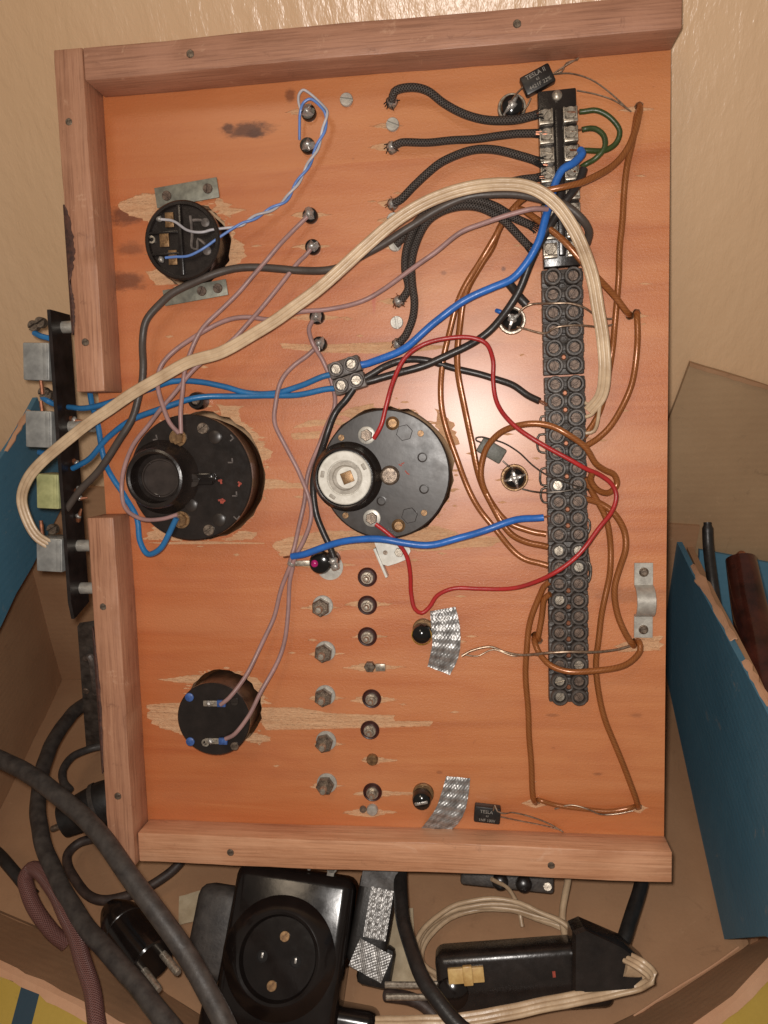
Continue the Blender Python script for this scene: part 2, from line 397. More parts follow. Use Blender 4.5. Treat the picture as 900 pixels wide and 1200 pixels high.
    def mesh(s, name, *mats, sharp=.6, c=None):
        me = bpy.data.meshes.new(name)
        c = Vector(c) if c is not None else Vector((0, 0, 0))
        me.from_pydata([(q-c)*MM for q in s.v], [], s.f)
        me.polygons.foreach_set('material_index', s.m)
        ul = me.uv_layers.new(name='UVMap'); flat = []
        for f in s.f:
            for i in f: flat += s.uv[i]
        ul.data.foreach_set('uv', flat)
        for q in mats: me.materials.append(MT[q] if isinstance(q, str) else q)
        bm = bmesh.new(); bm.from_mesh(me); bmesh.ops.recalc_face_normals(bm, faces=bm.faces[:]); bm.to_mesh(me); bm.free()
        me.shade_smooth(); me.set_sharp_from_angle(angle=sharp)
        return me

def tagit(o, label=None, cat=None, group=None, kind=None):
    for k, v in (('label', label), ('category', cat), ('group', group), ('kind', kind)):
        if v: o[k] = v
    return o
def place(o, loc, frame, rz=0, rot=None):
    L = Matrix.Translation(Vector(loc)*MM) @ (rot.to_4x4() if rot else Matrix.Rotation(rz, 4, 'Z'))
    o.matrix_world = (BM @ L) if frame == 'B' else L
def thing(name, label, cat, loc=(0, 0, 0), group=None, frame='B', rz=0, rot=None):
    o = bpy.data.objects.new(name, None); o.empty_display_size = .005; COL.objects.link(o)
    place(o, loc, frame, rz, rot); return tagit(o, label, cat, group)
def single(name, me, label, cat, loc=(0, 0, 0), group=None, frame='B', rz=0, rot=None, kind=None):
    o = bpy.data.objects.new(name, me); COL.objects.link(o); place(o, loc, frame, rz, rot)
    return tagit(o, label, cat, group, kind)
def part(name, me, parent, loc=(0, 0, 0), rz=0, rot=None, label=None):
    o = bpy.data.objects.new(name, me); COL.objects.link(o); o.parent = parent
    o.matrix_local = Matrix.Translation(Vector(loc)*MM) @ (rot.to_4x4() if rot else Matrix.Rotation(rz, 4, 'Z'))
    return tagit(o, label)

def smooth(pts, step=1.6):
    P = [Vector(q) for q in pts]
    if len(P) < 3: return [P[0].lerp(P[-1], k/6) for k in range(7)]
    out = []
    E = [P[0]*2-P[1]]+P+[P[-1]*2-P[-2]]
    for i in range(1, len(E)-2):
        a, b, c, d = E[i-1:i+3]
        t0 = 0; t1 = max((b-a).length**.5, .3); t2 = t1+max((c-b).length**.5, .3); t3 = t2+max((d-c).length**.5, .3)
        n = max(2, int((c-b).length/step))
        for k in range(n):
            t = t1+(t2-t1)*k/n
            A1 = a*((t1-t)/(t1-t0))+b*((t-t0)/(t1-t0)); A2 = b*((t2-t)/(t2-t1))+c*((t-t1)/(t2-t1)); A3 = c*((t3-t)/(t3-t2))+d*((t-t2)/(t3-t2))
            B1 = A1*((t2-t)/(t2-t0))+A2*((t-t0)/(t2-t0)); B2 = A2*((t3-t)/(t3-t1))+A3*((t-t1)/(t3-t1))
            out.append(B1*((t2-t)/(t2-t1))+B2*((t-t1)/(t2-t1)))
    out.append(P[-1]); return out
def bpts(pts, z=4): return [B(q[0], q[1], q[2] if len(q) > 2 else z) for q in pts]
def centre(P): return sum(P, Vector())/len(P)
def wire(name, label, cat, pts, r, mat, z=4, group=None, seg=8, section=None, frame='B', raw=False, step=1.6, ends=(), fray=None, kink=1):
    P = smooth([Vector(q) for q in pts] if raw else (bpts(pts, z) if frame == 'B' else [WZ(*q) for q in pts]), step)
    amp = (.5 if frame == 'B' else .8)*kink*(.5 if callable(r) or r > 2.5 or section else 1); ph = [random.uniform(0, 6.28) for _ in range(6)]; acc = 0; n_ = len(P)
    for i in range(n_):
        if i: acc += (P[i]-last).length
        last = P[i].copy(); k = min(1, i/5, (n_-1-i)/5)
        P[i] = P[i]+Vector([k*amp*(math.sin(acc*.075+ph[a])+.4*math.sin(acc*.19+ph[a+3])) for a in range(2)]+[k*amp*.4*math.sin(acc*.3+ph[2])])
    c = centre(P); mb = MB().tube(P, r, seg, True, section)
    ob_ = single(name, mb.mesh(name, mat, c=c, sharp=1.2), label, cat, c, group, frame)
    rr = r if not callable(r) else 1.0
    for e in ends:
        a, b = (P[0], P[2]) if e == 0 else (P[-1], P[-3])
        d = (a-b).normalized(); k = MB()
        for j in range(5):
            w = Vector((random.uniform(-1, 1), random.uniform(-1, 1), random.uniform(-1, 1)))*rr*.45
            k.tube([a-d*1.0+w*.5, a+d*2.2+w*.8, a+d*random.uniform(4.2, 5.6)+w*.6], .32, 5)
        part('bare_end', k.mesh('bare_end', 'copper', c=c), ob_)
    if fray is not None:
        a, b = (P[0], P[2]) if fray == 0 else (P[-1], P[-3])
        d = (a-b).normalized(); s1 = Vector((0, 0, 1)).cross(d).normalized(); s2 = d.cross(s1); k = MB()
        for j in range(16):
            g_ = random.uniform(0, 2*PI); w = s1*math.cos(g_)+s2*math.sin(g_)
            k.tube([a-d*1.5+w*rr*.9, a+d*1.2+w*rr*1.05, a+d*random.uniform(2, 3.4)+w*rr*random.uniform(1.0, 1.7)], .26, 4)
        part('frayed_end', k.mesh('frayed_end', 'black_hole', c=c), ob_)
    return ob_
def subwire(name, parent, org, pts, r, mat, z=4, seg=6):   # a lead that belongs to a component
    P = smooth(bpts(pts, z)); c = Vector(org)
    return part(name, MB().tube(P, r, seg).mesh(name, mat, c=c, sharp=1.2), parent)

# ------------------------------------------------------------------ shared small pieces
def slotted_screw(r, h, slot=.16):
    mb = MB().lathe([(r, 0), (r, h*.55)], seg=18)
    for sgn in (1, -1):
        s = r*slot; a0 = math.asin(s/r); poly = []
        for k in range(9):
            a = a0+(PI-2*a0)*k/8; poly.append((r*math.cos(a), sgn*r*math.sin(a)))
        if sgn < 0: poly = poly[::-1]
        mb.prism(poly, h*.5, h, inset=min(.35, h*.25))
    return mb
def hexpoly(r): return [(r*math.cos(PI/3*k), r*math.sin(PI/3*k)) for k in range(6)]
def blob(r, h, seg=14):
    return MB().lathe([(r, 0), (r*.95, h*.35), (r*.7, h*.75), (r*.3, h), (.02, h*1.02)], seg=seg, wob=.18)
M_SCREW = slotted_screw(3.4, 2.0).mesh('screw', 'zinc')
MT['screw_brown'] = pmat('tarnished_screw', lin(128, 108, 94), lin(76, 62, 54), 600, .5, .12, metal=.35, bmp=.3, bscale=1500)
M_SCREW_S = slotted_screw(2.55, 1.3, .14).mesh('screw', 'screw_brown')
M_SCREW_T = slotted_screw(2.5, 1.3, .14).mesh('screw', 'steel')
M_NAIL = MB().lathe([(2.0, -.6), (2.0, .1), (1.7, .45)], seg=14, wob=.06).mesh('nail_head', 'dark_steel')
M_BLOB = blob(2.6, 2.6).mesh('solder', 'solder')
M_BLOB_J = MB().lathe([(3.3, 0), (3.0, .8), (2.0, 1.6), (1.5, 2.6), (.6, 3.2), (.02, 3.3)], seg=11, wob=.3).mesh('solder', 'solder')
M_BLOB_S = blob(1.7, 1.8).mesh('solder', 'solder')
# ------------------------------------------------------------------ the room: wall and the table the box stands on
mb = MB(); NX, NZ = 60, 70
WALLY = 110
random.seed(3)
grid = [[(-900+1800*i/NX, WALLY+random.uniform(-.35, .35), -600+1500*j/NZ) for j in range(NZ+1)] for i in range(NX+1)]
vs = [q for row in grid for q in row]
mb.add(vs, [[i*(NZ+1)+j, (i+1)*(NZ+1)+j, (i+1)*(NZ+1)+j+1, i*(NZ+1)+j+1] for i in range(NX) for j in range(NZ)])
single('wall', mb.mesh('wall', 'wall'), None, None, frame='W', kind='structure')
mb = MB().box((0, -250, -279), (1800, 715, 20))
single('table_top', mb.mesh('table_top', 'card'), None, None, frame='W', kind='structure')

# ------------------------------------------------------------------ the wooden panel
panel = thing('wooden_panel', 'large orange wooden panel with stained rails, seen from its wired back', 'panel', (0, 0, 0))
# cut-outs for the round sockets: (px, py of the rim at the panel face, radius mm)
SOCK = [(B(213, 281, 14), 20.4), (B(223, 560, 20), 33.6), (B(451, 556, 14), 34.0), (B(250, 843, 18), 20.6)]
random.seed(11)
holes = []
for (c, r) in SOCK:
    n = 46; r += .9
    holes.append([(c.x+(r+random.uniform(-.3, 1.5))*math.cos(2*PI*k/n), c.y+(r+random.uniform(-.3, 1.5))*math.sin(2*PI*k/n)) for k in range(n)])
for (px, py) in ((749, 124), (738, 370), (746, 367), (744, 753), (627, 745), (631, 751), (628, 940), (748, 946)):
    c = B(px, py); holes.append([(c.x+random.uniform(1.9, 2.5)*math.cos(2*PI*k/14), c.y+random.uniform(1.9, 2.5)*math.sin(2*PI*k/14)) for k in range(14)])
tears = []
def tear(*pp, jit=.5, sub=1.6):
    P = [B(*q) for q in pp]; out = []
    for i, a in enumerate(P):
        b = P[(i+1) % len(P)]; n = max(1, int((b-a).length/sub))
        for k in range(n):
            q = a.lerp(b, k/n); out.append((q.x+random.uniform(-jit, jit)*2.6, q.y+random.uniform(-jit, jit)*.6))
    tears.append(out)
tear((326, 402), (372, 404), (420, 402), (468, 400), (492, 404), (520, 405), (520, 408), (470, 415), (372, 413), (331, 408), jit=.25)
tear((318, 640), (335, 630), (380, 622), (440, 622), (520, 626), (600, 630), (575, 640), (500, 646), (420, 644), (330, 652), jit=.6)
tear((302, 829), (350, 829), (390, 836), (462, 838), (463, 845), (508, 845), (504, 851), (440, 853), (310, 856), jit=.3)
tear((172, 826), (214, 823), (214, 862), (176, 848), jit=.6)
tear((168, 636), (230, 634), (310, 636), (310, 637.5), (200, 638), jit=.1)
tear((719, 757), (740, 748), (776, 745), (776, 763), (725, 764), jit=.7)
tear((342, 502), (362, 493), (400, 490), (400, 498), (365, 500), jit=.5)
tear((340, 508), (376, 505), (376, 514), (343, 515), jit=.4)
tear((318, 566), (364, 566), (362, 573), (322, 572), jit=.4)
tear((455, 626), (470, 618), (510, 616), (540, 625), (520, 632), jit=.5)
tear((138, 240), (165, 226), (196, 228), (190, 250), (172, 262), (150, 250), jit=.9)
tear((172, 318), (190, 312), (210, 332), (178, 334), jit=.8)
tear((252, 228), (262, 236), (280, 248), (268, 256), (250, 246), jit=.9)
tear((268, 268), (290, 292), (284, 308), (262, 318), (262, 290), jit=.9)
tear((168, 632), (182, 616), (206, 628), (214, 634), jit=.7)
tear((255, 474), (283, 476), (276, 488), (300, 506), (318, 532), (308, 544), (285, 510), (256, 492), jit=.8)
tear((262, 634), (280, 622), (298, 624), (296, 632), jit=.7)
tear((306, 560), (336, 564), (330, 572), (306, 574), jit=.6)
tear((184, 796), (222, 792), (240, 790), (228, 802), (205, 800), jit=.6)
tear((280, 790), (304, 796), (312, 820), (306, 832), (290, 812), jit=.9)
tear((290, 856), (318, 864), (306, 874), (288, 868), jit=.8)
tear((395, 486), (412, 478), (440, 472), (438, 482), (412, 490), jit=.6)
tear((510, 478), (530, 496), (536, 520), (526, 530), (512, 500), jit=.5)
for (px, py, L, Rr) in ((376, 712, 22, 22), (379, 766, 12, 20), (379, 818, 14, 20), (380, 872, 10, 22), (380, 921, 14, 20), (430, 708, 24, 28), (430, 746, 16, 22),
                        (436, 782, 30, 36), (436, 820, 24, 28), (436, 891, 10, 26), (436, 930, 20, 60), (434, 952, 32, 28), (363, 252, 20, 22), (366, 289, 20, 18), (371, 372, 36, 32),
                        (460, 147, 22, 8), (460, 172, 28, 8), (460, 238, 16, 8), (461, 258, 16, 8), (467, 353, 20, 8), (462, 288, 14, 6), (747, 128, 18, 16), (628, 941, 14, 16), (742, 370, 6, 16), (747, 947, 10, 10), (375, 662, 30, 44), (361, 131, 22, 6), (603, 562, 20, 18)):
    h = random.uniform(3.2, 5.5)
    tear((px-L-4, py+1), (px-L*.6, py-h*.7), (px, py-h*1.2), (px+Rr*.6, py-h*.5), (px+Rr+4, py), (px+Rr*.5, py+h*.6), (px, py+h*1.3), (px-L*.6, py+h*.7), jit=.5, sub=1.6)
for (c, r) in SOCK:
    for _ in range(70):
        a = random.uniform(0, 2*PI); d = r+.5+abs(random.gauss(0, 2.6)); x = c.x+d*math.cos(a); y = c.y+d*math.sin(a)
        L = random.uniform(.6, 3.2); h = random.uniform(.25, .8)
        tears.append([(x-L, y), (x-L*.3, y+h), (x+L*.5, y+h*.7), (x+L, y-h*.2), (x+L*.2, y-h), (x-L*.6, y-h*.6)])
for _ in range(60):
    px, py = random.uniform(190, 760), random.uniform(130, 930); L = random.uniform(3, 9)
    tear((px-L, py), (px, py-1.6), (px+L, py), (px, py+1.6), jit=.25, sub=2)
def inpoly(x, y, P):
    c = False; j = len(P)-1
    for i in range(len(P)):
        xi, yi = P[i]; xj, yj = P[j]
        if (yi > y) != (yj > y) and x < (xj-xi)*(y-yi)/(yj-yi)+xi: c = not c
        j = i
    return c
U0, U1, V0, V1 = -162.0, 145.5, -218.0, 217.5
rect = [(U0, V0), (U1, V0), (U1, V1), (U0, V1)]
cv, ce = [], []
for P in [rect]+holes+tears:
    o = len(cv); cv += [Vector(q) for q in P]; ce += [(o+i, o+(i+1) % len(P)) for i in range(len(P))]
rv, re_, rf, *_ = delaunay_2d_cdt(cv, ce, [], 0, 1e-4)
boxes = lambda P: (min(q[0] for q in P), max(q[0] for q in P), min(q[1] for q in P), max(q[1] for q in P), P)
hb = [boxes(P) for P in holes]; tb = [boxes(P) for P in tears]
def hit(x, y, L): return any(b[0] <= x <= b[1] and b[2] <= y <= b[3] and inpoly(x, y, b[4]) for b in L)
mb = MB(); ZT = -.55; THK = -8
cls = []
for f in rf:
    x = sum(rv[i].x for i in f)/3; y = sum(rv[i].y for i in f)/3
    cls.append(2 if hit(x, y, hb) else (1 if hit(x, y, tb) else 0))
edge = {}
vi = {}
def vid(i, z):
    k = (i, z)
    if k not in vi: vi[k] = len(mb.v); mb.v.append(Vector((rv[i].x, rv[i].y, z))); mb.uv.append((0, 0))
    return vi[k]
ztop = {0: 0.0, 1: ZT}
for f, k in zip(rf, cls):
    for a in range(3):
        e = tuple(sorted((f[a], f[(a+1) % 3]))); edge.setdefault(e, []).append(k)
    if k == 2: continue
    mb.f.append([vid(i, ztop[k]) for i in f]); mb.m.append(k)
    mb.f.append([vid(i, THK) for i in f][::-1]); mb.m.append(1)
for (a, b), ks in edge.items():
    ks = ks+[2] if len(ks) == 1 else ks
    if ks[0] == ks[1]: continue
    lo, hi = sorted(ks)
    za = ztop[lo]; zb = ztop[hi] if hi < 2 else THK
    mb.f.append([vid(a, za), vid(b, za), vid(b, zb), vid(a, zb)]); mb.m.append(1)
part('backing_board', mb.mesh('backing_board', 'board', 'raw', sharp=.3), panel)

def rail(u0, u1, v0, v1, n, mat, nails, end_wob=True):
    bm = bmesh.new(); bmesh.ops.create_cube(bm, size=1)
    cu, cv_ = (u0+u1)/2, (v0+v1)/2
    for q in bm.verts: q.co = Vector((q.co.x*(u1-u0), q.co.y*(v1-v0), (q.co.z+.5)*n))
    long_u = (u1-u0) > (v1-v0)
    es = [e for e in bm.edges if abs((e.verts[0].co-e.verts[1].co)[0 if long_u else 1]) > 10]
    bmesh.ops.subdivide_edges(bm, edges=es, cuts=26)
    bmesh.ops.bevel(bm, geom=[e for e in bm.edges if e.calc_face_angle(0) > .5], offset=.7, segments=2, affect='EDGES', profile=.5)
    for q in bm.verts:
        s = q.co.x if long_u else q.co.y
        if q.co.z > n*.5: q.co.z += .35*math.sin(s*.043+u0)+random.uniform(-.12, .12)
        k = .3*math.sin(s*.031+v0)+random.uniform(-.15, .15)
        if long_u: q.co.y += k
        else: q.co.x += k
    m2 = MB(); bm.verts.index_update()
    m2.add([q.co.copy() for q in bm.verts], [[q.index for q in f.verts] for f in bm.faces]); bm.free()
    r = part('rail', m2.mesh('rail', mat), panel, (cu, cv_, 0))
    for (px, py) in nails:
        q = B(px, py, n); part('nail_head', M_NAIL, r, (q.x-cu, q.y-cv_, n+.05))
    return r
rail(-147.3, 145.4, 203.2, 219.0, 22, 'rail_u', [(223, 63), (606, 28)])
rail(-163.2, -147.8, 46.5, 219.3, 21.5, 'rail_v', [(81, 143), (100, 401)])
rail(-163.0, -147.9, -219.5, -21.0, 21, 'rail_v', [(121, 711), (138, 933)])
rail(-147.4, 146.0, -219.3, -202.2, 17, 'rail_b', [(270, 999), (646, 1014)])
RL = [c_ for c_ in panel.children if c_.name.startswith('rail')]
random.seed(17)
for (ra, ya, yb, wmax) in ((RL[1], 240, 330, 4.2), (RL[1], 330, 392, 2.0), (RL[2], 735, 905, 1.8)):
    cu = ra.location.x/MM; cv_ = ra.location.y/MM; va, vb = B(80, ya, 21).y, B(85, yb, 21).y; g = []
    for i in range(25):
        f = i/24; w_ = .4+wmax*math.sin(PI*f)**.7*random.uniform(.75, 1.1); x = -163.5-cu; y = va+(vb-va)*f-cv_
        g.append([(x-.5, y, 10), (x-.55, y, 21.3), (x+w_*.5, y, 22.15), (x+w_, y, 21.95)])
    part('bark_edge', MB().sheet(g, .5).mesh('bark_edge', 'bark'), ra)
for (px, py) in ((406, 117), (460, 146), (461, 257), (465, 378), (463, 287)):
    q = B(px, py, 1); part('screw', M_SCREW, panel, (q.x, q.y, .1), random.uniform(0, 3))

# ------------------------------------------------------------------ round bakelite units
def rel(o, px, py, n): q = B(px, py, n); return (q.x-o.x, q.y-o.y, n)
def face_piece(nm, mb, mats, parent, o, px, py, n, rz=0, label=None):
    return part(nm, mb.mesh(nm, *mats), parent, rel(o, px, py, n), rz, label=label)
def solder_at(parent, o, px, py, n, small=False): return part('solder', M_BLOB_S if small else M_BLOB, parent, rel(o, px, py, n), random.uniform(0, 6))

# small unit with three brass terminals (top left)
o, r = SOCK[0]; o = Vector((o.x, o.y, 0)); H = 14
g1 = thing('round_terminal_unit', 'small round black unit with three brass terminals, top left of the panel', 'socket', o)
mb = MB().lathe([(r-.8, -10), (r-.8, H-5), (r, H-4.5), (r, H-.8), (r-.8, H), (r-2.2, H), (r-2.6, H-2.2), (r*.5, H-2.2)], seg=56)
mb.box((-1, 0, H-1.2), (2.2, 2*r-5, 2.4), .3)
for y in (-6.5, 4.5): mb.box((-10, y, H-1.4), (16, 1.2, 2.2), .2)
part('housing', mb.mesh('housing', 'bakelite'), g1)
for (px, py, w) in ((199, 258, 11), (193, 281, 12), (203, 302, 11)):
    face_piece('brass_terminal', MB().box((0, 0, .4), (w*.42, 18*.42, 1.0), .2).lathe([(2.2, .8), (2.2, 1.5)], seg=14), ['brass'], g1, o, px, py, H-2)
for (px, py) in ((187, 257), (189, 304)): solder_at(g1, o, px, py, H-1.6, True)
face_piece('ring_lug', MB().lathe([(1.1, 0), (2.0, 0), (2.0, .6), (1.1, .6), (1.1, 0)], seg=16, cap=False), ['steel'], g1, o, 178, 281, H-1.8)
mb = MB(); P = [rel(o, *q, H-1.6) for q in ((223, 253), (225, 275), (225, 290), (231, 292), (232, 280), (240, 286))]
mb.tube(smooth(P), .8, 6); P = [rel(o, *q, H-1.6) for q in ((226, 258), (236, 258), (240, 262))]; mb.tube(smooth(P), .8, 6)
part('moulded_rib', mb.mesh('moulded_rib', 'strip_grey'), g1)
for (px, py) in ((241, 261), (243, 294)): face_piece('rivet', MB().lathe([(2.3, 0), (2.3, .7), (1.7, 1.1)], seg=16), ['strip_grey'], g1, o, px, py, H-2.2)
def bracket(px, py, w, h, ang, holes_):
    c = B(px, py, 1.2); mb = MB().box((0, 0, 0), (w, h, 1.1), .25)
    b = part('mounting_bracket', mb.mesh('mounting_bracket', 'tin'), g1, (c.x-o.x, c.y-o.y, 1.2), ang)
    for x in holes_: part('screw', M_SCREW_S, b, (x, 0, .5), random.uniform(0, 3))
bracket(219, 226, 35, 10.5, .10, (-11, 12)); bracket(229, 343, 36, 8.5, .12, (4, 13))

# large unit with a raised cup (left)
o, r = SOCK[1]; o = Vector((o.x, o.y, 0)); H = 20
g2 = thing('round_selector_unit', 'large round black bakelite unit with a raised black cup, left side', 'socket', o)
mb = MB().lathe([(r-2.6, -12), (r-2.6, -2), (r-1.2, 0), (r-1, H-4), (r-1, H-3.2)], seg=64)
part('barrel', mb.mesh('barrel', 'bakelite_brown'), g2)
mb = MB().lathe([(r-.6, H-3.4), (r, H-2.9), (r, H-.6), (r-.7, H), (r*.4, H+.1)], seg=64)
part('face_plate', mb.mesh('face_plate', 'bakelite'), g2)
cb = rel(o, 180, 561, H+13); cx, cy = cb[0], cb[1]
mb = MB().lathe([(20, -.2), (18.0, 3), (16.4, 6), (15.8, 11.5), (15.2, 12.6), (14.0, 13), (13.0, 12.4), (12.6, 5), (12.3, 4.5), (3, 4.6)], seg=48)
part('cup', mb.mesh('cup', 'bakelite'), g2, (cx, cy, H))
mb = MB().lathe([(10.6, 4), (10.6, 8.6), (10.0, 9.4), (9.4, 9.4), (9.0, 8.6), (6, 7.6), (1, 7.2)], seg=36)
part('knob', mb.mesh('knob', 'lens'), g2, (cx+2.0, cy, H))
for dy in (9.6, -9.6): part('cup_contact', MB().box((0, 0, 0), (4, 1.4, 1.2), .3).mesh('cup_contact', 'steel'), g2, (cx+1.5, cy+dy, H+5.4))
mb = MB().box((0, 0, 1.6), (17, 6.4, 3.2), 1.1); mb.box((6, 0, 3.1), (9, 2.2, .8), .3)
part('arm', mb.mesh('arm', 'bakelite_gloss'), g2, rel(o, 233, 561, H+.1), -.02)
face_piece('arm_screw', slotted_screw(3.6, 1.2), ['bakelite_matt'], g2, o, 226, 563, H+3)
for (px, py) in ((209, 513), (213, 609)):
    face_piece('brass_nut', MB().lathe([(4.6, 0), (4.6, 1.0)], seg=20).prism(hexpoly(3.7), 1, 3.0, inset=.3), ['brass'], g2, o, px, py, H, .3)
for (px, py) in ((238, 502), (245, 621)): face_piece('screw', slotted_screw(3.0, 1.4), ['dark_steel'], g2, o, px, py, H, .6)
for (px, py) in ((252, 512), (257, 609), (224, 592)): face_piece('blind_rivet', MB().lathe([(3.6, 0), (3.6, .5), (3.0, .9)], seg=18), ['bakelite_matt'], g2, o, px, py, H)
for (px, py, a) in ((272, 515, .7), (276, 607, -.7), (182, 515, .2), (270, 542, 0), (275, 581, 0)):
    face_piece('stamped_mark', MB().box((0, 0, .1), (2.6, .7, .3)).box((1.1, 1.1, .1), (.7, 2.4, .3)), ['strip_grey'], g2, o, px, py, H+.05, a)
for (px, py) in ((258, 586), (262, 586), (258, 563), (281, 566)):
    face_piece('red_mark', MB().box((0, 0, .08), (2.2, 1.0, .2)).box((.3, -1.1, .08), (1, 1.7, .2)), ['red_mark'], g2, o, px, py, H+.05, random.uniform(-.6, .6))
lug = thing('ring_post', 'small black ring post above the large left bakelite unit', 'post', B(236, 470, 0))
part('ring', MB().lathe([(4.6, 0), (4.9, 6), (4.4, 9), (3.0, 9), (2.7, 6.5)], seg=24).mesh('ring', 'bakelite'), lug)
part('bolt', MB().lathe([(2.4, 6), (2.4, 9.4), (1.9, 10)], seg=14).mesh('bolt', 'dark_steel'), lug)

# large unit with white ceramic insert (centre)
o, r = SOCK[2]; o = Vector((o.x, o.y, 0)); H = 14
g3 = thing('round_fuse_unit', 'large round black bakelite unit with white ceramic insert in the centre', 'socket', o)
mb = MB().lathe([(r-1.2, -12), (r-1.2, H-3), (r, H-2.6), (r, H-.7), (r-.8, H), (r*.4, H+.1)], seg=64)
part('housing', mb.mesh('housing', 'bakelite_matt'), g3)
cb = rel(o, 404, 560, H+9); cx, cy = cb[0], cb[1]
mb = MB().lathe([(18.6, -.1), (17.2, 2.5), (16.2, 6), (15.8, 9), (15.2, 9.8), (14.6, 9.6), (14.4, 7), (13, 7)], seg=48)
part('boss', mb.mesh('boss', 'bakelite'), g3, (cx, cy, H))
mb = MB().lathe([(13.9, 6), (13.9, 9.6), (13.4, 10.1), (9.4, 10.1), (9.0, 9.7), (9.0, 8.4), (8, 8.4)], seg=44)
ci = part('ceramic_ring', mb.mesh('ceramic_ring', 'ceramic'), g3, (cx, cy, H))
part('ceramic_cup', MB().lathe([(8.9, 8), (8.7, 8.6), (6.6, 8.6), (6.3, 9.6), (5.8, 10.0), (1, 10.0)], seg=32).mesh('ceramic_cup', 'ceramic_grey'), ci)
part('ceramic_collar', MB().lathe([(5.7, 10.0), (5.5, 10.5), (1, 10.5)], seg=32).mesh('ceramic_collar', 'ceramic'), ci, (1.4, .2, 0))
part('square_shaft', MB().box((0, 0, 10.2), (6.0, 6.0, 1.6), .25).mesh('square_shaft', 'brass'), ci, (1.6, .3, .0), .35)
for a in (.5, 2.95, 4.1):
    part('ceramic_notch', MB().box((0, 0, 10.1), (3.4, 1.9, .5), .3).mesh('ceramic_notch', 'ceramic_grey'), ci, (11.6*math.cos(a), 11.6*math.sin(a), 0), a+PI/2)
for (px, py) in ((430, 510), (436, 607)):
    w = face_piece('washer', MB().lathe([(4.6, 0), (4.6, .8), (4.2, 1.0)], seg=24), ['zinc'], g3, o, px, py, H)
    part('nut', MB().prism(hexpoly(3.2), 1, 3.2, inset=.3).mesh('nut', 'dark_steel'), w, rz=.4)
for (px, py) in ((460, 496), (467, 616)): face_piece('brass_screw', MB().lathe([(3.6, 0), (3.6, .5), (2.6, 1.4), (2.2, .6)], seg=20), ['brass'], g3, o, px, py, H)
for (px, py) in ((474, 507), (480, 604)): face_piece('blank_nut', MB().prism(hexpoly(4.4), 0, .9, inset=.3), ['bakelite_matt'], g3, o, px, py, H, .2)
for (px, py) in ((493, 508), (497, 601), (400, 513), (405, 604)): face_piece('small_screw', slotted_screw(1.7, .8), ['brass'], g3, o, px, py, H, .8)
for (px, py) in ((495, 536), (497, 573), (447, 587)): face_piece('plugged_hole', MB().lathe([(2.6, 0), (2.6, .5), (2.1, .6), (1.9, .2)], seg=18), ['bakelite_matt'], g3, o, px, py, H)
face_piece('centre_screw', MB().lathe([(5.2, 0), (5.0, 1.6), (4.4, 2.2), (3.8, 1.8), (2, 1.9)], seg=28), ['dark_steel'], g3, o, 457, 557, H)
for (px, py) in ((472, 543), (476, 553), (469, 545), (478, 555)): face_piece('red_mark', MB().box((0, 0, .08), (1.8, .7, .2)), ['red_mark'], g3, o, px, py, H+.05, random.uniform(-1, 1))

# small round unit (bottom left)
o, r = SOCK[3]; o = Vector((o.x, o.y, 0)); H = 18
g4 = thing('round_twin_lug_unit', 'small round black unit with blue dots and two soldered lugs, bottom left', 'socket', o)
part('barrel', MB().lathe([(r-1, -10), (r-1, H-2.5)], seg=48).mesh('barrel', 'bakelite_brown'), g4)
part('face_plate', MB().lathe([(r-.6, H-2.6), (r, H-2.2), (r, H-.6), (r-.6, H), (r*.4, H)], seg=56).mesh('face_plate', 'bakelite'), g4)
for (px, py) in ((222, 817), (223, 869)): face_piece('blue_dot', MB().lathe([(2.5, 0), (2.4, .5), (1.8, .9)], seg=16), ['blue_dot'], g4, o, px, py, H)
for (px, py) in ((250, 824), (252, 868)):
    l = face_piece('lug', MB().box((0, 0, .5), (11, 3.2, .8), .2), ['steel'], g4, o, px, py, H)
    part('solder', M_BLOB_S, l, (-2.2, 0, .7)); part('sleeve', MB().box((5, .3, 1.0), (5, 3.8, 2.0), .5).mesh('sleeve', 'blue_dot'), l)
face_piece('ring_lug', MB().lathe([(1.2, 0), (2.2, 0), (2.2, .6), (1.2, .6), (1.2, 0)], seg=16, cap=False), ['steel'], g4, o, 241, 870, H+.1)
face_piece('screw', slotted_screw(2.3, .9), ['dark_steel'], g4, o, 275, 874, H)
face_piece('screw', slotted_screw(2.2, .7), ['bakelite_matt'], g4, o, 275, 822, H)

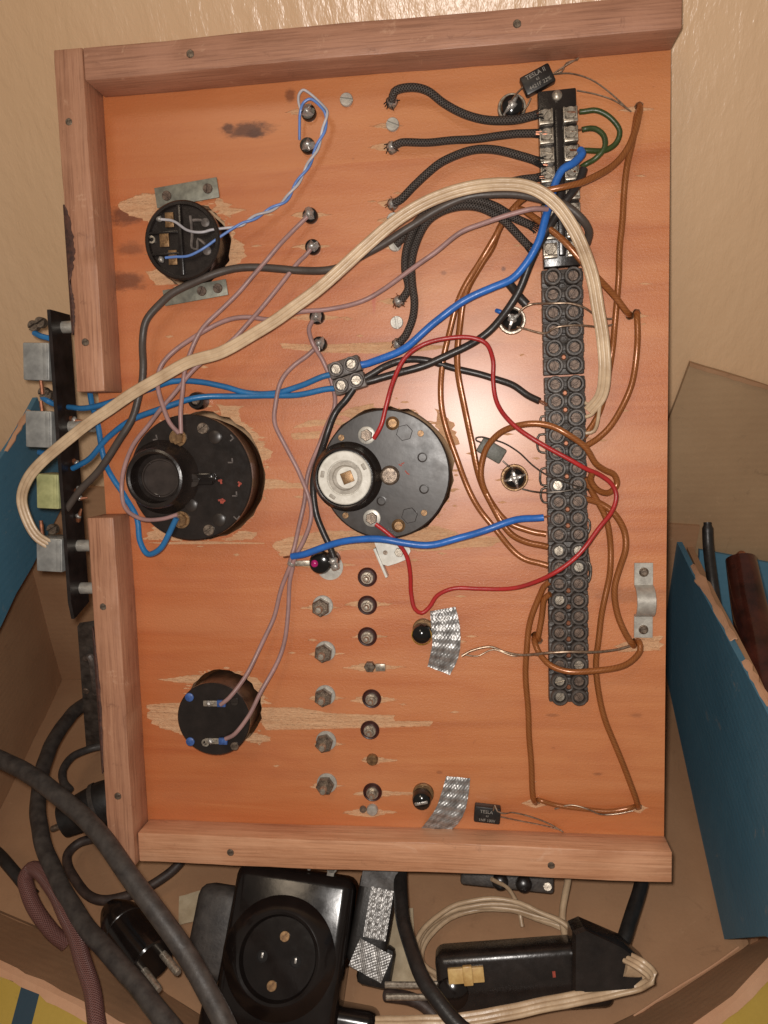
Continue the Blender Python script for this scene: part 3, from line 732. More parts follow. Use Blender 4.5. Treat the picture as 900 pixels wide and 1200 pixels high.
# ------------------------------------------------------------------ terminal strips
def axis(p0, p1):
    d = p1-p0; return d.length, math.atan2(d.y, d.x)+PI/2      # local -y runs along the strip
TH = 11.5
def terminal_strip(label, xa, ya, xb, yb, n, worn):
    p0, p1 = B(xa, ya, TH), B(xb, yb, TH); L, rz = axis(p0, p1); pitch = L/(n-1)
    o = Vector((p0.x, p0.y, 0))
    t = thing('terminal_strip', label, 'terminal strip', o, 'moulded terminal strips in a column', rz=rz)
    mb = MB()
    for k in range(n):
        y = -k*pitch
        mb.box((0, y, 3.0), (20.4, pitch-.35, 6.0), .5)
        for x in (-5.0, 5.0):
            mb.lathe([(4.5, 5.4), (4.4, TH-.5), (4.0, TH), (3.2, TH), (2.95, TH-.5), (2.9, 8.6), (.5, 8.6)], (x, y, 0), 20)
        mb.box((0, y, 7.0), (6.5, 3.0, 4.0), .5)
        mb.box((-9.2, y, 6.6), (2.0, 4.8, 3.0), .4); mb.box((9.2, y, 6.6), (2.0, 4.8, 3.0), .4)
        if k < n-1:
            mb.lathe([(2.5, 5.6), (2.4, 7.2), (2.0, 7.4), (1.5, 7.2), (1.4, 5.9)], (0, y-pitch/2, 0), 14)
            mb.box((0, y-pitch/2, 6.2), (19.6, .7, .9), .15)
    part('body', mb.mesh('body', 'strip'), t)
    for k in range(n):
        for x in (-5.0, 5.0):
            part('screw', M_SCREW_T if random.random() < worn else M_SCREW_S, t, (x+random.uniform(-.2, .2), -k*pitch, 8.3+random.uniform(0, 1.2)), random.uniform(0, PI))
        if k < n-1 and random.random() < .7:
            part('centre_pin', M_PIN, t, (0, -(k+.5)*pitch, 5.8))
    return t
M_PIN = MB().lathe([(1.4, 0), (1.4, .6), (.9, 1.0)], seg=12).mesh('centre_pin', 'copper')
random.seed(5)
terminal_strip('short six-row dark moulded terminal strip, just below the metal clamp block', 660.0, 323, 662.0, 428, 6, .05)
terminal_strip('ten-row dark moulded terminal strip in the middle of the column', 663.0, 450, 667.0, 627, 10, .03)
terminal_strip('lowest ten-row dark moulded terminal strip, ending in two round lobes', 667.2, 646, 667.6, 818, 10, .35)

p0, p1 = B(654, 135, 9), B(659, 292, 9); L, rz = axis(p0, p1); o = Vector((p0.x, p0.y, 0)); n = 8; pitch = L/(n-1)
cbk = thing('clamp_block', 'black clamp block with bright steel screw saddles, top of the terminal column', 'terminal block', o, rz=rz)
part('bar', MB().box((0, (13-L-8)/2, 3.5), (18.6, L+21, 7), .6).box((0, (-L)/2, 7.5), (3.4, L+6, 4.5), .5).mesh('bar', 'bakelite'), cbk)
part('end_screw', MB().lathe([(2.6, 0), (2.4, 1.0), (1.4, 1.8), (.1, 2.0)], seg=18).mesh('end_screw', 'steel'), cbk, (0, 10, 7))
M_SAD = MB().box((0, -3.2, .6), (6.8, 1.6, 4.4), .3).box((0, 0, -.4), (6.8, 7.6, 1.6), .3).box((-3, 0, .8), (.8, 7, 2.6), .2).box((3, 0, .8), (.8, 7, 2.6), .2).mesh('saddle', 'steel')
for k in range(n):
    for x in (-5.9, 5.9):
        s = part('saddle', M_SAD, cbk, (x, -k*pitch, 7.6)); part('screw', slotted_screw(2.9, 1.8, .13).mesh('screw', 'steel'), s, (0, .6, .6), random.uniform(-.6, .9))

blk = thing('connector_block', 'small grey two-way connector block joining blue and black wires', 'connector', B(407, 440, 8)-Vector((0, 0, 8)), rz=.28)
mb = MB(); 
for y in (-4.4, 4.4):
    mb.box((0, y, 6), (17.4, 8.5, 8.5), 1.0)
    for x in (-4.2, 4.2): mb.lathe([(4.0, 9.4), (3.9, 12.4), (3.6, 12.8), (3.0, 12.8), (2.8, 12.2), (2.8, 10.4), (.5, 10.4)], (x, y+.2, 0), 20)
part('body', mb.mesh('body', 'strip_grey'), blk)
for y in (-4.4, 4.4):
    for x in (-4.2, 4.2): part('screw', M_SCREW_T, blk, (x, y+.2, 10.6), random.uniform(0, 3))

# ------------------------------------------------------------------ studs, jacks, bolts
random.seed(21)
ORD = ['topmost', 'second', 'third', 'fourth', 'fifth', 'sixth']
M_JACK = MB().lathe([(4.0, 0), (4.0, 3.0), (3.6, 3.6), (2.9, 3.6)], seg=22).mesh('jack_body', 'dome')
for k, (px, py) in enumerate(((361, 131), (360, 170), (363, 252), (366, 289), (371, 371), (374, 403))):
    q = B(px, py, 3)
    t = thing('solder_jack', ORD[k]+' black soldered jack from the top in the left stud column' if k else 'topmost black soldered jack in the left stud column, under the thin wire loop', 'jack', (q.x, q.y, 0), 'black soldered jacks')
    part('jack_body', M_JACK, t); part('solder', M_BLOB_J, t, (random.uniform(-.4, .4), random.uniform(-.4, .4), 3.2), random.uniform(0, 6))
    part('solder_spike', MB().tube([(0, 0, 4), (1.8, .6, 5.2), (3.6, 1.1, 5.0)], lambda f: .8*(1-f*.7), 6).mesh('solder_spike', 'solder'), t, rz=random.uniform(0, 6))
where = ['at the end of the highest braided wire', 'at the end of the second braided wire', 'at the end of the third braided wire', 'halfway down the right stud column', 'just above the torn pale strip']
for k, (px, py) in enumerate(((459, 119), (459, 172), (460, 239), (467, 353), (466, 402))):
    q = B(px, py, 2)
    t = thing('solder_stud', 'rough soldered wire stud '+where[k], 'stud', (q.x, q.y, 0), 'soldered wire studs')
    part('stud', MB().lathe([(3.2, 0), (3.0, 1.6), (2.2, 2.2)], seg=16, wob=.12).mesh('stud', 'dark_steel'), t); part('solder', M_BLOB, t, (0, 0, 1.6), random.uniform(0, 6))
    fr = MB()
    for j in range(7):
        a = random.uniform(0, 2*PI); fr.tube([(0, 0, 2), (2.4*math.cos(a), 2.4*math.sin(a), 2.6), (4.2*math.cos(a+.2), 4.2*math.sin(a+.2), 1.2)], .28, 5)
    part('frayed_strand', fr.mesh('frayed_strand', 'black_hole' if k in (0, 1) else 'copper'), t)
M_WASHER = MB().lathe([(5.8, 0), (5.8, .9), (5.5, 1.2), (2, 1.2)], seg=28).mesh('washer', 'zinc')
M_NUT = MB().prism(hexpoly(5.1), 0, 4.2, inset=.6).mesh('nut', 'dark_steel')
M_STUD = MB().lathe([(2.0, 0), (2.0, 7.0), (1.6, 7.6), (.3, 7.7)], seg=14).mesh('stud', 'steel')
for k, (px, py) in enumerate(((375, 713), (378, 767), (378, 819), (379, 873), (380, 923))):
    q = B(px, py, 5)
    t = thing('nutted_bolt', (ORD[k] + (' hex-nutted bolt with washer in the left bolt column' if k == 0 else ' hex-nutted bolt from the top in the left bolt column')), 'bolt', (q.x, q.y, 0), 'hex-nutted bolts')
    part('washer', M_WASHER, t, (.7, .6, 0)); part('nut', M_NUT, t, (0, 0, 1.0), random.uniform(0, 1)); part('stud', M_STUD, t, (0, 0, 3))
M_CUP = MB().lathe([(5.4, -.2), (5.4, .5), (5.0, .9), (4.4, .6), (4.2, .1), (1, .1)], seg=26).mesh('sleeve', 'red_sleeve')
M_NUTS = MB().lathe([(3.5, 0), (3.5, 1.2), (3.2, 1.6)], seg=20).lathe([(2.6, 1.5), (2.6, 3.4), (2.2, 3.8)], seg=6).mesh('nut', 'steel')
M_PINS = MB().lathe([(1.5, 0), (1.5, 5.4), (1.1, 6.0), (.2, 6.1)], seg=12).mesh('stud', 'steel')
for k, (px, py) in enumerate(((430, 677), (430, 710), (430, 747), (435, 820), (433, 857), (436, 930))):
    q = B(px, py, 2)
    t = thing('sleeved_bolt', (ORD[k] + (' steel bolt in a dark red sleeve, right bolt column' if k == 0 else ' steel bolt in dark red sleeve from the top, right column')), 'bolt', (q.x, q.y, 0), 'bolts in dark red sleeves')
    part('sleeve', M_CUP, t); part('nut', M_NUTS, t, (0, -.3, .2), random.uniform(0, 1)); part('stud', M_PINS, t, (0, -.3, .6))
for (px, py, lab, mt) in ((433, 782, 'small dark bolt beside a bright steel tab, mid right bolt column', 'dark_steel'), (436, 891, 'small greenish brass bolt head between the fifth and sixth sleeved bolts', 'brass'), (436, 950, 'small grey pin below the lowest sleeved bolt', 'zinc')):
    q = B(px, py, 2)
    t = thing('small_bolt', lab, 'bolt', (q.x, q.y, 0), 'small loose bolts')
    part('head', MB().lathe([(3.3, 0), (3.3, 1.8), (2.9, 2.4), (.3, 2.6)], seg=12 if mt != 'dark_steel' else 6).mesh('head', mt), t)
    if mt == 'dark_steel':
        part('tab', MB().box((6, -.3, 1.0), (5.5, 4.2, 1.6), .4).mesh('tab', 'steel'), t)
    if mt == 'zinc': part('collar', MB().lathe([(2.0, 0), (2.0, 1.2)], (-5.4, 0, 0), 12).mesh('collar', 'dark_steel'), t)

# lamp holders seen from behind
def lamp(px, py, label, arms):
    q = B(px, py, 4); t = thing('lamp_holder', label, 'lamp holder', (q.x, q.y, 0), 'lamp holders beside the terminal column')
    part('rim', MB().lathe([(7.2, 0), (7.2, 2.6), (6.8, 3.2), (6.1, 3.2), (5.9, 2.2)], seg=36).mesh('rim', 'brass' if 'lowest' in label else 'steel'), t)
    part('core', MB().lathe([(5.8, 1), (5.8, 4.0), (5.0, 6.0), (3.0, 7.2), (.4, 7.6)], seg=30).mesh('core', 'dome'), t)
    part('solder', M_BLOB, t, (0, 0, 6.2), random.uniform(0, 6))
    mb = MB()
    for a in arms: mb.tube([(0, 0, 7.4), (2.8*math.cos(a), 2.8*math.sin(a), 7.4), (5.6*math.cos(a), 5.6*math.sin(a), 4.6)], lambda f: 1.3-.7*f, 6)
    part('solder_arm', mb.mesh('solder_arm', 'solder'), t); return t, Vector((q.x, q.y, 0))
lampA, oA = lamp(600, 125, 'uppermost chrome-rimmed lamp holder, beside the braided wires', (1.0, 3.9))
lampB, oB = lamp(600, 375, 'middle chrome-rimmed lamp holder, left of the terminal column', (.6, 2.2, 4.4))
lampC, oC = lamp(603, 560, 'lowest brass-rimmed lamp holder inside the large amber wire loop', (.3, 1.8, 3.4, 5.0))
def led(px, py, label, thread):
    q = B(px, py, 7); t = thing('indicator_lamp', label, 'indicator lamp', (q.x, q.y, 0), 'indicator lamps held with silver tape')
    part('collar', MB().lathe([(5.9, 0), (5.9, 2.0), (5.4, 2.4)], (.6, 1.2, 0), 30).mesh('collar', 'brass'), t)
    part('bulb', MB().lathe([(5.3, 0), (5.3, 6.5), (4.8, 8.6), (3.0, 10.2), (.4, 10.8)], seg=30).mesh('bulb', 'dome'), t)
    if thread: part('yellow_ring', MB().lathe([(5.25, 6.2), (5.6, 6.5), (5.6, 7.0), (5.25, 7.3), (5.25, 6.2)], seg=30, cap=False).mesh('yellow_ring', 'yellow'), t, rot=Matrix.Rotation(.12, 3, 'X'))
    else: part('solder_bar', MB().box((0, 0, 10.2), (7.4, 1.8, 1.4), .6).mesh('solder_bar', 'solder'), t, rz=.2)
    return t
led(494, 743, 'upper black indicator lamp with a yellow ring, beside silver tape', True)
led(494, 938, 'lower dark indicator lamp with a solder bar, beside silver tape', False)

# neon lamp with a magenta glint, on a lug
q = B(375, 660, 5); o = Vector((q.x, q.y, 0))
t = thing('pilot_lamp', 'small black pilot lamp with a magenta lens and soldered lug', 'pilot lamp', o)
part('body', MB().lathe([(6.2, 0), (6.2, 4.5), (5.4, 6.4), (3.5, 7.2), (.4, 7.4)], seg=28).mesh('body', 'dome'), t)
part('side_body', MB().lathe([(4.6, 0), (4.4, 5), (3.6, 6)], (6.2, 1.6, 0), 22).mesh('side_body', 'bakelite'), t)
part('lens', MB().lathe([(2.2, 6.2), (2.0, 7.4), (1.2, 8.2), (.2, 8.4)], (-2.6, .2, 0), 18).mesh('lens', 'magenta'), t)
part('lug', MB().box((-10, 0, 4.5), (13, 3.0, .9), .25).mesh('lug', 'steel'), t)
for (x, y, z) in ((-15.6, .2, 4.4), (8.6, -1.6, 5.2), (7.4, 1.2, 5.4)): part('solder', M_BLOB, t, (x, y, z), random.uniform(0, 6))
part('washer', MB().lathe([(7.4, 0), (7.4, .8)], (4.5, -2.8, 0), 28).mesh('washer', 'zinc'), t)

# white angle bracket under the ceramic unit
q = B(456, 651, 6); t = thing('angle_bracket', 'small white angle bracket just under the central bakelite unit', 'bracket', (q.x, q.y, 0))
poly = [(-8, 7), (10, 7), (11.5, 2), (9, -2.5), (4, -4.5), (-1, -6), (-4, -5)]
part('plate', MB().prism(poly, 3.4, 4.6).mesh('plate', 'white_paint'), t)
part('flange', MB().box((-6.0, -2, 3.2), (1.4, 17, 6.4), .3).mesh('flange', 'white_paint'), t, rz=.38)
part('nut', MB().prism(hexpoly(2.6), 4.6, 6.4, inset=.3).mesh('nut', 'steel'), t, (5.4, 1.6, 0))
part('hole_plug', MB().lathe([(1.3, 4.5), (1.3, 4.9)], seg=12).mesh('hole_plug', 'dark_steel'), t, (-2.2, 1.4, 0))

# saddle clamp on the right edge
q = B(753.5, 703, 1); t = thing('saddle_clamp', 'bright steel saddle clamp screwed to the right edge of the panel', 'clamp', (q.x, q.y, 0))
prof = [(20.0, 0), (8.2, 0)]+[(7.2*math.cos(a), 1.2+7.4*math.sin(a)) for a in [PI*k/12 for k in range(13)]]+[(-8.2, 0), (-20.0, 0)]
W = 4.7
mb = MB().sheet([[(x, y, z+1.3) for (y, z) in prof] for x in (-W, -W*.33, W*.33, W)], 1.2)
part('strap', mb.mesh('strap', 'zinc'), t)
for y in (15.2, -15.6): part('screw', MB().lathe([(2.5, 0), (2.5, .5), (1.9, .9), (1.5, .5)], seg=16).mesh('screw', 'dark_steel'), t, (0, y, 2.5))

# silver tape pieces
def tape(label, left, right, n=40, amp=.34, kick=()):
    Lf = smooth(bpts(left, 1.2), .8); Rt = smooth(bpts(right, 1.2), .8)
    def samp(P, f):
        x = f*(len(P)-1); i = min(int(x), len(P)-2); return P[i].lerp(P[i+1], x-i)
    grid = []; cols = 12
    for i in range(n*2+1):
        f = i/(n*2); a, b = samp(Lf, f), samp(Rt, f); row = []
        lift = 1.0+3.2*math.sin(PI*min(1, f*1.05))
        for j in range(cols+1):
            g = j/cols; q = a.lerp(b, g)
            q.z = .6+lift*(1-.5*g)+amp*math.sin(i*.55)*(.55+.45*math.sin(j*1.9+(i//10)))+.5*math.sin(i*.13+j*.5)*math.sin(j*.4+1)+random.uniform(-.06, .06)
            row.append(q)
        grid.append(row)
    c = centre([q for row in grid for q in row])
    return single('silver_tape', MB().sheet(grid, .18).mesh('silver_tape', 'tape', c=c, sharp=.9), label, 'tape', c, 'silver tape strips on the panel')
random.seed(31)
tape('strip of ribbed silver tape beside the upper indicator lamp', [(504, 716), (506, 735), (507, 752), (504, 768), (501, 781)], [(534, 711), (539, 735), (539, 760), (534, 778), (527, 791)])
tape('torn strip of silver tape beside the lower indicator lamp', [(523, 909), (518, 925), (512, 942), (502, 958), (493, 972)], [(551, 912), (549, 930), (545, 948), (537, 964), (521, 979)])

# capacitors
def text_mesh(s, size, mat):
    cu = bpy.data.curves.new('txt', 'FONT'); cu.body = s; cu.size = size*MM; cu.extrude = .00003; cu.align_x = 'CENTER'; cu.align_y = 'CENTER'; cu.resolution_u = 2
    ob = bpy.data.objects.new('txt', cu); COL.objects.link(ob)
    me = bpy.data.meshes.new_from_object(ob.evaluated_get(bpy.context.evaluated_depsgraph_get()))
    bpy.data.objects.remove(ob); me.materials.clear(); me.materials.append(MT[mat]); return me
def capacitor(label, px, py, w, h, rz, mat, lines, z=2.6):
    q = B(px, py, 6); o = Vector((q.x, q.y, 0))
    t = thing('capacitor', label, 'capacitor', o, rz=rz, group='small film capacitors')
    b = part('body', MB().box((0, 0, z+1.5), (w, h, 5.5), .9).mesh('body', mat), t)
    for k, (s, sz, x, y) in enumerate(lines): part('print', text_mesh(s, sz, 'print_grey'), b, (x, y, z+4.33))
    return t, o
MT['print_grey'] = pmat('worn_print', lin(168, 162, 152), lin(110, 104, 98), 900, .6, .1)
MT['capblack'] = pmat('black_capacitor', lin(44, 40, 38), lin(28, 25, 24), 300, .4, .12)
MT['capgrey'] = pmat('grey_green_capacitor', lin(106, 106, 98), lin(78, 78, 72), 300, .5, .12, bmp=.2)
capA, qA = capacitor('black printed capacitor with white lettering above the clamp block', 630, 93, 15.5, 9.6, .42, 'capblack', [('TESLA II', 3.0, 0, 2.6), ('4421F 22%', 2.6, .2, -2.6), ('63', 1.8, 0, 0)])
capB, qB = capacitor('plain grey capacitor inside the large amber wire loop', 576, 528, 14.0, 8.4, -.55, 'capgrey', [])
capC, qC = capacitor('black printed capacitor lying just above the bottom rail', 571, 955, 14.4, 9.4, -.09, 'capblack', [('TESLA', 2.6, -.6, 2.0), ('1NF 100V', 2.2, 0, -2.8), ('63', 1.6, 0, -.3)])
for (ct, org, leads) in ((capA, qA, [[(646, 88, 5), (655, 82, 5), (666, 75, 6), (678, 68, 6)], [(648, 86, 5), (658, 84, 6), (664, 74, 5), (677, 70, 5)], [(614, 101, 5), (606, 109, 6), (600, 117, 8)],
                                      [(648, 87, 4), (668, 86, 3), (692, 93, 2), (714, 108, 2), (736, 128, 1)], [(676, 106, 3), (700, 111, 2), (720, 118, 2), (740, 131, 1)], [(622, 115, 4), (618, 124, 4), (612, 132, 4)]]),
                         (capB, qB, [[(563, 518, 5), (558, 516, 6), (558, 513, 7), (565, 512, 7), (573, 514, 7), (590, 519, 6), (608, 530, 8), (624, 545, 12), (640, 556, 14), (665, 566, 14), (690, 574, 10)], [(589, 540, 5), (597, 547, 6), (604, 552, 9)], [(612, 573, 6), (625, 576, 8), (640, 577, 13), (665, 575, 14), (684, 570, 12)]]),
                         (capC, qC, [[(578, 950, 7), (580, 944, 8), (583, 951, 8.5), (592, 953, 8), (600, 952, 5), (625, 958, 3), (645, 966, 2), (660, 975, 2)], [(586, 957, 4), (610, 962, 2), (640, 968, 1.5), (658, 973, 2)]])):
    for L in leads:
        P = smooth(bpts(L)); M = Matrix.Rotation(-ct.matrix_world.to_euler().z, 4, 'Z')
        loc = BM.inverted() @ ct.matrix_world; inv = loc.inverted()
        P = [(inv @ (p*MM))/MM for p in P]
        part('lead', MB().tube(P, .45, 6).mesh('lead', 'w_irn' if ct is capB else 'w_tin'), ct)

# ------------------------------------------------------------------ wiring on the panel
random.seed(41)
LK = dict(frame='B')
wire('braided_wire', 'highest black braided wire, curving from a stud to the clamp block', 'wire', [(459, 119, 3), (462, 108, 6), (480, 103, 8), (502, 107, 7), (522, 120, 6), (548, 134, 6), (576, 141, 8), (606, 140, 10), (628, 135, 9)], 2.1, 'braid', fray=1, ends=(1,), group='black braided wires', seg=12)
wire('braided_wire', 'straight black braided wire, second from the top', 'wire', [(462, 171, 3), (470, 167, 5), (500, 166, 4), (540, 163, 4), (585, 160, 6), (606, 158, 8), (628, 156, 9)], 2.0, 'braid', fray=1, ends=(1,), group='black braided wires', seg=12)
wire('braided_wire', 'arching black braided wire, third from the top', 'wire', [(462, 238, 3), (470, 233, 5), (482, 220, 6), (500, 204, 6), (520, 189, 6), (550, 178, 7), (580, 175, 8), (607, 180, 9), (630, 189, 9)], 2.1, 'braid', fray=1, ends=(1,), group='black braided wires', seg=12)
wire('braided_wire', 'black braided wire from the clamp block that passes under the ivory cable', 'wire', [(632, 208, 9), (612, 211, 9), (585, 217, 11), (555, 224, 13), (525, 236, 13), (498, 250, 10), (480, 268, 6), (470, 281, 4), (464, 287, 3)], 2.0, 'braid', fray=0, ends=(0,), group='black braided wires', seg=12)
wire('braided_wire', 'outer of two hooked black braided wires, ending at the middle stud', 'wire', [(624, 265, 9), (602, 253, 12), (577, 240, 15), (548, 234, 16), (516, 241, 14), (491, 260, 11), (479, 288, 8), (475, 315, 7), (478, 338, 5), (470, 352, 4)], 2.1, 'braid', fray=0, ends=(0,), group='black braided wires', seg=12)
wire('braided_wire', 'inner of two hooked black braided wires, ending by the torn pale strip', 'wire', [(621, 290, 8), (606, 275, 10), (586, 256, 13), (560, 243, 15), (530, 243, 14), (503, 257, 12), (488, 279, 9), (481, 305, 9), (483, 332, 8), (486, 355, 7), (483, 378, 6), (476, 394, 5), (467, 402, 4)], 2.1, 'braid', fray=0, ends=(0,), group='black braided wires', seg=12)
wire('grey_black_cable', 'grey-black cable from the terminal column sweeping across to the left gap', 'cable', [(688, 285, 8), (690, 272, 14), (681, 257, 20), (660, 240, 22), (636, 235, 21), (598, 228, 18), (560, 229, 17), (520, 240, 16), (480, 266, 14), (440, 292, 12), (400, 313, 10), (350, 316, 8), (300, 313, 8), (262, 319, 9), (228, 331, 10), (193, 350, 10), (172, 372, 10), (166, 400, 10), (167, 430, 12), (166, 455, 13), (157, 487, 14), (140, 515, 14), (123, 540, 13), (100, 568, 10), (77, 598, 6)], 2.0, 'w_dark', seg=10)
# flat three-core ivory cable
sec = []
for k in range(3):
    for a in (155, 115, 90, 65, 25): sec.append((-2.5+2.5*k+1.3*math.cos(math.radians(a))*1.0, 1.25*math.sin(math.radians(a))))
for k in (2, 1, 0):
    for a in (-25, -65, -90, -115, -155): sec.append((-2.5+2.5*k+1.3*math.cos(math.radians(a)), 1.25*math.sin(math.radians(a))))
wire('flat_cable', 'thick ivory flat cable arching across the whole panel over the other wires', 'cable',
     [(80, 652, 4), (62, 640, 8), (44, 628, 12), (32, 608, 14), (26, 585, 15), (32, 562, 17), (52, 539, 18), (88, 508, 20), (132, 477, 22), (180, 447, 23), (222, 424, 24), (262, 411, 25), (302, 389, 26), (352, 355, 27), (402, 313, 28), (450, 270, 29), (500, 237, 30), (546, 221, 30), (590, 215, 29), (626, 221, 28), (651, 239, 27), (669, 264, 26), (683, 293, 24), (694, 326, 21), (701, 360, 19), (707, 398, 17), (709, 438, 15), (704, 464, 12), (690, 482, 9)], .84, 'w_ivory', section=sec)
flat = bpy.data.objects['flat_cable']; fc = centre_of = BM.inverted() @ flat.matrix_world
for (xa, xb, yb) in ((688, 683, 470), (691, 684, 489), (694, 684, 508)):
    L_ = [fc.inverted() @ (q*MM)/MM for q in smooth(bpts([(704 if xa > 690 else 700, 470, 11), (xa+2, yb-3 if yb > 480 else yb+4, 9), (xb, yb, 8)]))]
    part('core_end', MB().tube(L_, .9, 8).mesh('core_end', 'w_ivory'), flat)
MAU = 'mauve wires'
wire('mauve_wire', 'mauve wire from the third jack down to the upper brass nut', 'wire', [(360, 254, 6), (352, 262, 6), (330, 284, 8), (300, 320, 10), (262, 360, 13), (236, 386, 16), (222, 417, 18), (214, 455, 20), (211, 482, 22), (212, 508, 23)], 1.15, 'w_mauve', group=MAU)
wire('mauve_wire', 'mauve wire from the fourth jack looping round the black cup', 'wire', [(364, 292, 6), (358, 300, 6), (335, 326, 9), (312, 352, 11), (290, 378, 14), (262, 407, 17), (230, 432, 18), (200, 466, 19), (175, 494, 19), (156, 520, 19), (147, 546, 18), (143, 575, 17), (148, 597, 19), (165, 608, 22), (188, 608, 24), (208, 603, 24)], 1.15, 'w_mauve', group=MAU)
wire('mauve_wire', 'long mauve wire from the clamp block curling left to the brass nut', 'wire', [(642, 245, 20), (625, 245, 22), (598, 250, 22), (566, 260, 20), (540, 272, 18), (510, 297, 15), (482, 317, 13), (450, 338, 10), (418, 354, 9), (385, 361, 9), (350, 366, 10), (320, 375, 11), (292, 372, 12), (262, 376, 13), (234, 389, 14), (205, 410, 15), (189, 430, 17), (186, 452, 19), (191, 478, 22), (199, 496, 23), (210, 508, 23)], 1.2, 'w_mauve', group=MAU)
wire('mauve_wire', 'mauve wire from the fifth jack passing behind the grey connector block', 'wire', [(366, 376, 6), (362, 386, 7), (366, 402, 8), (378, 422, 5), (388, 450, 4), (392, 476, 5), (383, 500, 5), (374, 525, 5), (362, 555, 4), (355, 590, 4), (346, 632, 5), (340, 658, 6)], 1.2, 'w_mauve', group=MAU)
wire('mauve_wire', 'mauve wire from the sixth jack bowing left of the central unit', 'wire', [(372, 406, 5), (362, 414, 5), (344, 427, 6), (330, 446, 8), (323, 475, 9), (323, 496, 8), (336, 527, 6), (350, 556, 6), (361, 582, 7), (364, 602, 7), (357, 632, 7), (343, 660, 7)], 1.2, 'w_mauve', group=MAU)
wire('mauve_wire', 'left of two mauve wires dropping to the bottom left unit', 'wire', [(340, 663, 6), (330, 686, 5), (318, 728, 6), (303, 765, 10), (288, 794, 15), (272, 815, 19), (258, 826, 20)], 1.2, 'w_mauve', group=MAU)
wire('mauve_wire', 'right of two mauve wires dropping to the bottom left unit', 'wire', [(343, 664, 6), (339, 695, 5), (335, 738, 6), (325, 773, 8), (306, 812, 14), (291, 842, 18), (276, 860, 20), (264, 866, 20)], 1.2, 'w_mauve', group=MAU)
TB = 'teal blue wires'
wire('teal_blue_wire', 'upper teal blue wire from the connector block to the side circuit plate', 'wire', [(392, 438, 7), (378, 441, 7), (352, 453, 6), (325, 461, 5), (290, 460, 5), (262, 452, 6), (235, 446, 7), (205, 447, 8), (170, 458, 9), (132, 471, 9), (100, 477, 6), (80, 477, 2)], 1.55, 'w_teal', group=TB)
wire('teal_blue_wire', 'lower teal blue wire from the connector block to the side circuit plate', 'wire', [(396, 455, 7), (380, 456, 7), (350, 461, 6), (310, 464, 5), (268, 465, 7), (222, 468, 12), (182, 480, 14), (152, 492, 12), (128, 512, 9), (106, 538, 5), (85, 549, 1)], 1.55, 'w_teal', group=TB)
wire('teal_blue_wire', 'hanging teal blue wire looping up to the lower brass nut', 'wire', [(105, 458, -2), (109, 474, 1), (115, 500, 4), (123, 543, 7), (132, 561, 9), (146, 582, 10), (160, 605, 12), (165, 635, 15), (174, 650, 18), (187, 643, 21), (198, 622, 23), (207, 607, 24)], 1.6, 'w_teal', group=TB)
wire('royal_blue_wire', 'thick royal blue wire from the connector block up to the clamp block', 'wire', [(418, 428, 7), (430, 427, 7), (446, 422, 8), (476, 407, 10), (510, 376, 12), (540, 354, 13), (578, 337, 14), (602, 326, 16), (618, 308, 18), (629, 286, 19), (638, 256, 18), (646, 231, 17), (652, 211, 17), (660, 197, 17), (673, 190, 16), (683, 180, 13), (680, 176, 11)], 1.95, 'w_blue', ends=(1,), seg=10)
wire('royal_blue_wire', 'royal blue wire running level below the central bakelite unit', 'wire', [(637, 606.5, 8), (630, 607, 8), (606, 610, 10), (570, 622, 12), (540, 630, 14), (508, 637, 16), (476, 636, 17), (440, 632, 17), (410, 634, 15), (380, 642, 12), (356, 649, 10), (342, 652, 8)], 1.85, 'w_blue', ends=(0, 1), seg=10)
wire('red_wire', 'long red wire looping right from one ceramic unit nut to the other', 'wire', [(438, 514, 17), (444, 502, 18), (452, 474, 18), (462, 443, 16), (476, 420, 14), (498, 404, 13), (525, 397, 13), (553, 395, 13), (569, 401, 12), (576, 420, 9), (577, 446, 8), (584, 474, 10), (602, 499, 16), (639, 522, 19), (683, 547, 18), (702, 555, 15), (716, 567, 13), (722, 582, 13), (718, 600, 14), (704, 619, 17), (675, 653, 19), (645, 672, 17), (606, 688, 10), (560, 691, 5), (530, 691, 5), (513, 698, 4), (503, 711, 4), (493, 718, 4), (485, 713, 5), (481, 695, 6), (480, 672, 9), (475, 650, 13), (462, 631, 16), (440, 614, 17)], 1.18, 'w_red')
wire('black_wire', 'black wire from the connector block rising steeply to the clamp block', 'wire', [(420, 452, 7), (432, 446, 7), (465, 437, 6), (500, 427, 6), (540, 411, 6), (574, 388, 8), (590, 370, 10), (603, 348, 12), (620, 309, 14), (633, 284, 14), (648, 259, 14), (664, 237, 15), (677, 219, 14), (684, 198, 11)], 2.0, 'w_black', group='black wires', seg=10)
wire('black_wire', 'black wire from the connector block to the left of the terminal column', 'wire', [(420, 448, 7), (433, 439, 7), (450, 428, 7), (473, 421, 7), (500, 423, 5), (540, 434, 3), (575, 443, 3), (600, 450, 4), (618, 463, 6), (632, 470, 8)], 1.8, 'w_black', ends=(1,), group='black wires', seg=10)
wire('black_wire', 'black wire from the connector block past the ceramic insert to the pilot lamp', 'wire', [(414, 456, 9), (405, 468, 9), (393, 483, 9), (383, 508, 10), (373, 540, 8), (368, 567, 6), (370, 598, 6), (379, 625, 7), (391, 653, 7)], 1.8, 'w_black', group='black wires', seg=10)
AM = 'amber copper wires'
